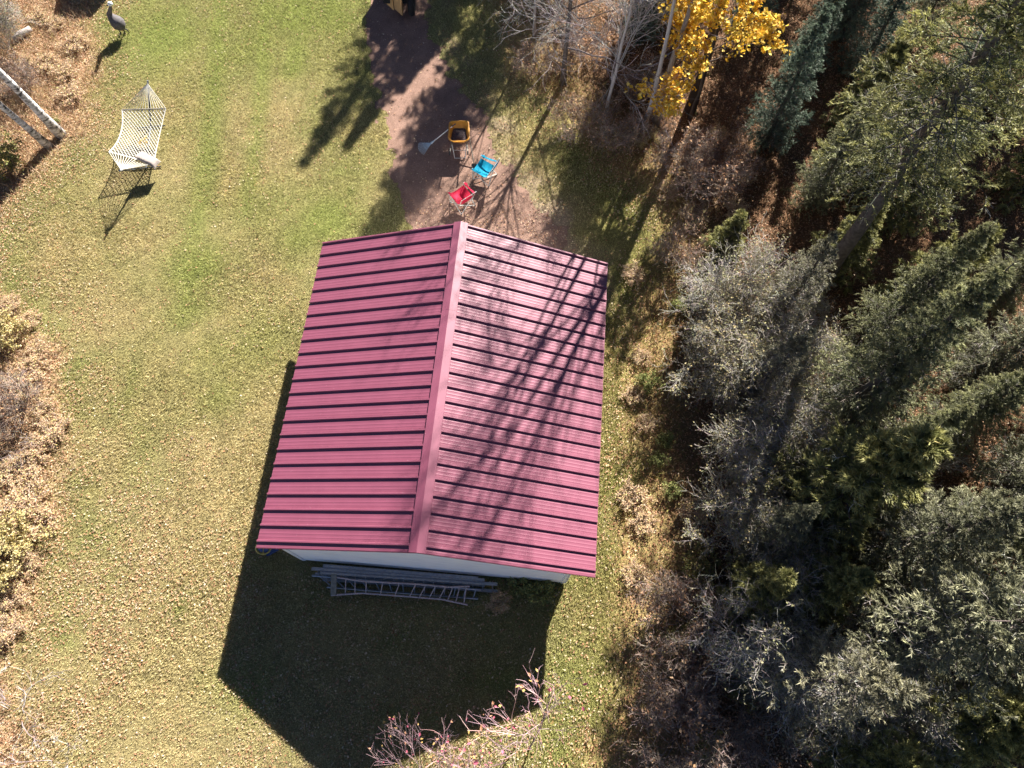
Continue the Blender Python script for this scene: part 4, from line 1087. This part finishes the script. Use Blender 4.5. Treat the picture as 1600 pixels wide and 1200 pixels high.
def grass():
    rng = np.random.default_rng(102)
    x, y = scatter(rng, 1400000, -23, 6, -5, 29)
    k = inview(x, y, 140) & roof_clear(x, y); x, y = x[k], y[k]
    wood, brush, path = masks(x, y)
    k = (rng.random(len(x)) < (1 - wood) * (1 - brush * .8) * (1 - .92 * verge(x, y))) & (path < .3); x, y = x[k], y[k]
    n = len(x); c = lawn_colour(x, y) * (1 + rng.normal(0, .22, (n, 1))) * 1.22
    h = rng.uniform(.025, .065, n); a = rng.uniform(0, 2 * PI, n); le = rng.normal(0, .6, (n, 2)) * h[:, None]; w = rng.uniform(.006, .013, n)
    B = np.stack([x, y, np.full(n, -.035)], 1); s = np.stack([np.cos(a) * w, np.sin(a) * w, 0 * a], 1)
    T = B + np.stack([le[:, 0], le[:, 1], h + .02], 1)
    V = np.stack([B - s, B + s, T], 1).reshape(-1, 3)
    return mesh_np('lawn_grass', V, np.arange(3 * n).reshape(-1, 3), np.repeat(np.clip(c, .01, .8), 3, 0), [M['grass']])
tag(link('lawn_grass', grass()), 'short dry autumn lawn grass around the garage', 'grass', kind='stuff')

def weeds():
    rng = np.random.default_rng(103)
    x, y = scatter(rng, 480000, -22, 23, -3, 28)
    k = inview(x, y, 140) & roof_clear(x, y); x, y = x[k], y[k]
    wood, brush, path = masks(x, y); n1 = vnoise(x, y, .8, 81, 3)
    px, py = PXa(x, y)
    ed = sstep(3.2, .6, sdf(x, y, WOOD)) * wood
    d = np.maximum(np.maximum(brush * .8 * sstep(.2, .5, n1 + .1), wood * .22 * sstep(.35, .65, n1)), ed * .5 * sstep(.3, .55, n1)) * (path < .3)
    k = rng.random(len(x)) < d; x, y, wood, n1, ed = x[k], y[k], wood[k], n1[k], ed[k]; n = len(x)
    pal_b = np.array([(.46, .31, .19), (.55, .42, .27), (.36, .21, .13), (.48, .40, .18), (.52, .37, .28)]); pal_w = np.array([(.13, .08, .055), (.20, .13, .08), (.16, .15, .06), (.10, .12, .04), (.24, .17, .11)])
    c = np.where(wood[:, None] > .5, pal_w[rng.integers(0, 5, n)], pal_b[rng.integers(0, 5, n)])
    pal_e = np.array([(.42, .36, .12), (.34, .34, .10), (.46, .27, .14), (.38, .22, .12), (.50, .40, .20)])
    c = np.where((rng.random(n) < ed)[:, None], pal_e[rng.integers(0, 5, n)], c) * (1 + rng.normal(0, .2, (n, 1)))
    h = rng.uniform(.08, .38, n); a = rng.uniform(0, 2 * PI, n); le = rng.normal(0, .45, (n, 2)) * h[:, None]; w = rng.uniform(.005, .013, n)
    B = np.stack([x, y, np.full(n, -.03)], 1); s = np.stack([np.cos(a) * w, np.sin(a) * w, 0 * a], 1); T = B + np.stack([le[:, 0], le[:, 1], h], 1)
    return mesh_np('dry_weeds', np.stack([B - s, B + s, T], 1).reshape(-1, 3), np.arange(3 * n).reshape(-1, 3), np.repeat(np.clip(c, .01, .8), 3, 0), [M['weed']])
tag(link('dry_weeds', weeds()), 'dry brown weeds and stalks over brush bank and wood floor', 'weeds', kind='stuff')
# a few yellow leaves lying in the hammock
rng = np.random.default_rng(5)
for k in range(9):
    p = Vector(bed(rng.uniform(.52, .75), rng.uniform(.42, .62))) + org
    V, F, C = leaf_faces(rng, np.zeros((1, 3)), [.05], np.array([(.62, .42, .14)]), 2.0)
    o = link('leaf', mesh_np('leaf', V, F, C, [M['leaf']])); o.location = p + Vector((0, 0, .02)); tag(o, 'yellow leaf caught in the hammock net', 'leaf', 'leaves in the hammock')

# ------------------------------------------------------------------ labels of look-alikes: tell apart by distance to the landmark they share
ORD = ['nearest', 'second nearest', 'third nearest', 'fourth nearest', 'fifth nearest', 'sixth nearest', 'seventh nearest', 'eighth nearest', 'ninth nearest', 'tenth nearest']
same = {}; full = {}
for o in COL.objects:
    lb = str(o.get('label', ''))
    if o.parent is None and ' between ' in lb and o.get('group'):
        look, rest = lb.split(' between ')
        same.setdefault((look, rest.split(' and ')[0]), []).append(o); full[lb] = full.get(lb, 0) + 1
for (look, first), os_ in same.items():
    if first not in LM or all(full[o['label']] < 2 for o in os_) or len(os_) > 10: continue
    os_.sort(key=lambda o: (o.location.x - LM[first][0]) ** 2 + (o.location.y - LM[first][1]) ** 2)
    for i, o in enumerate(os_): o['label'] = f'{look} beside {first}, {ORD[i]} to it'
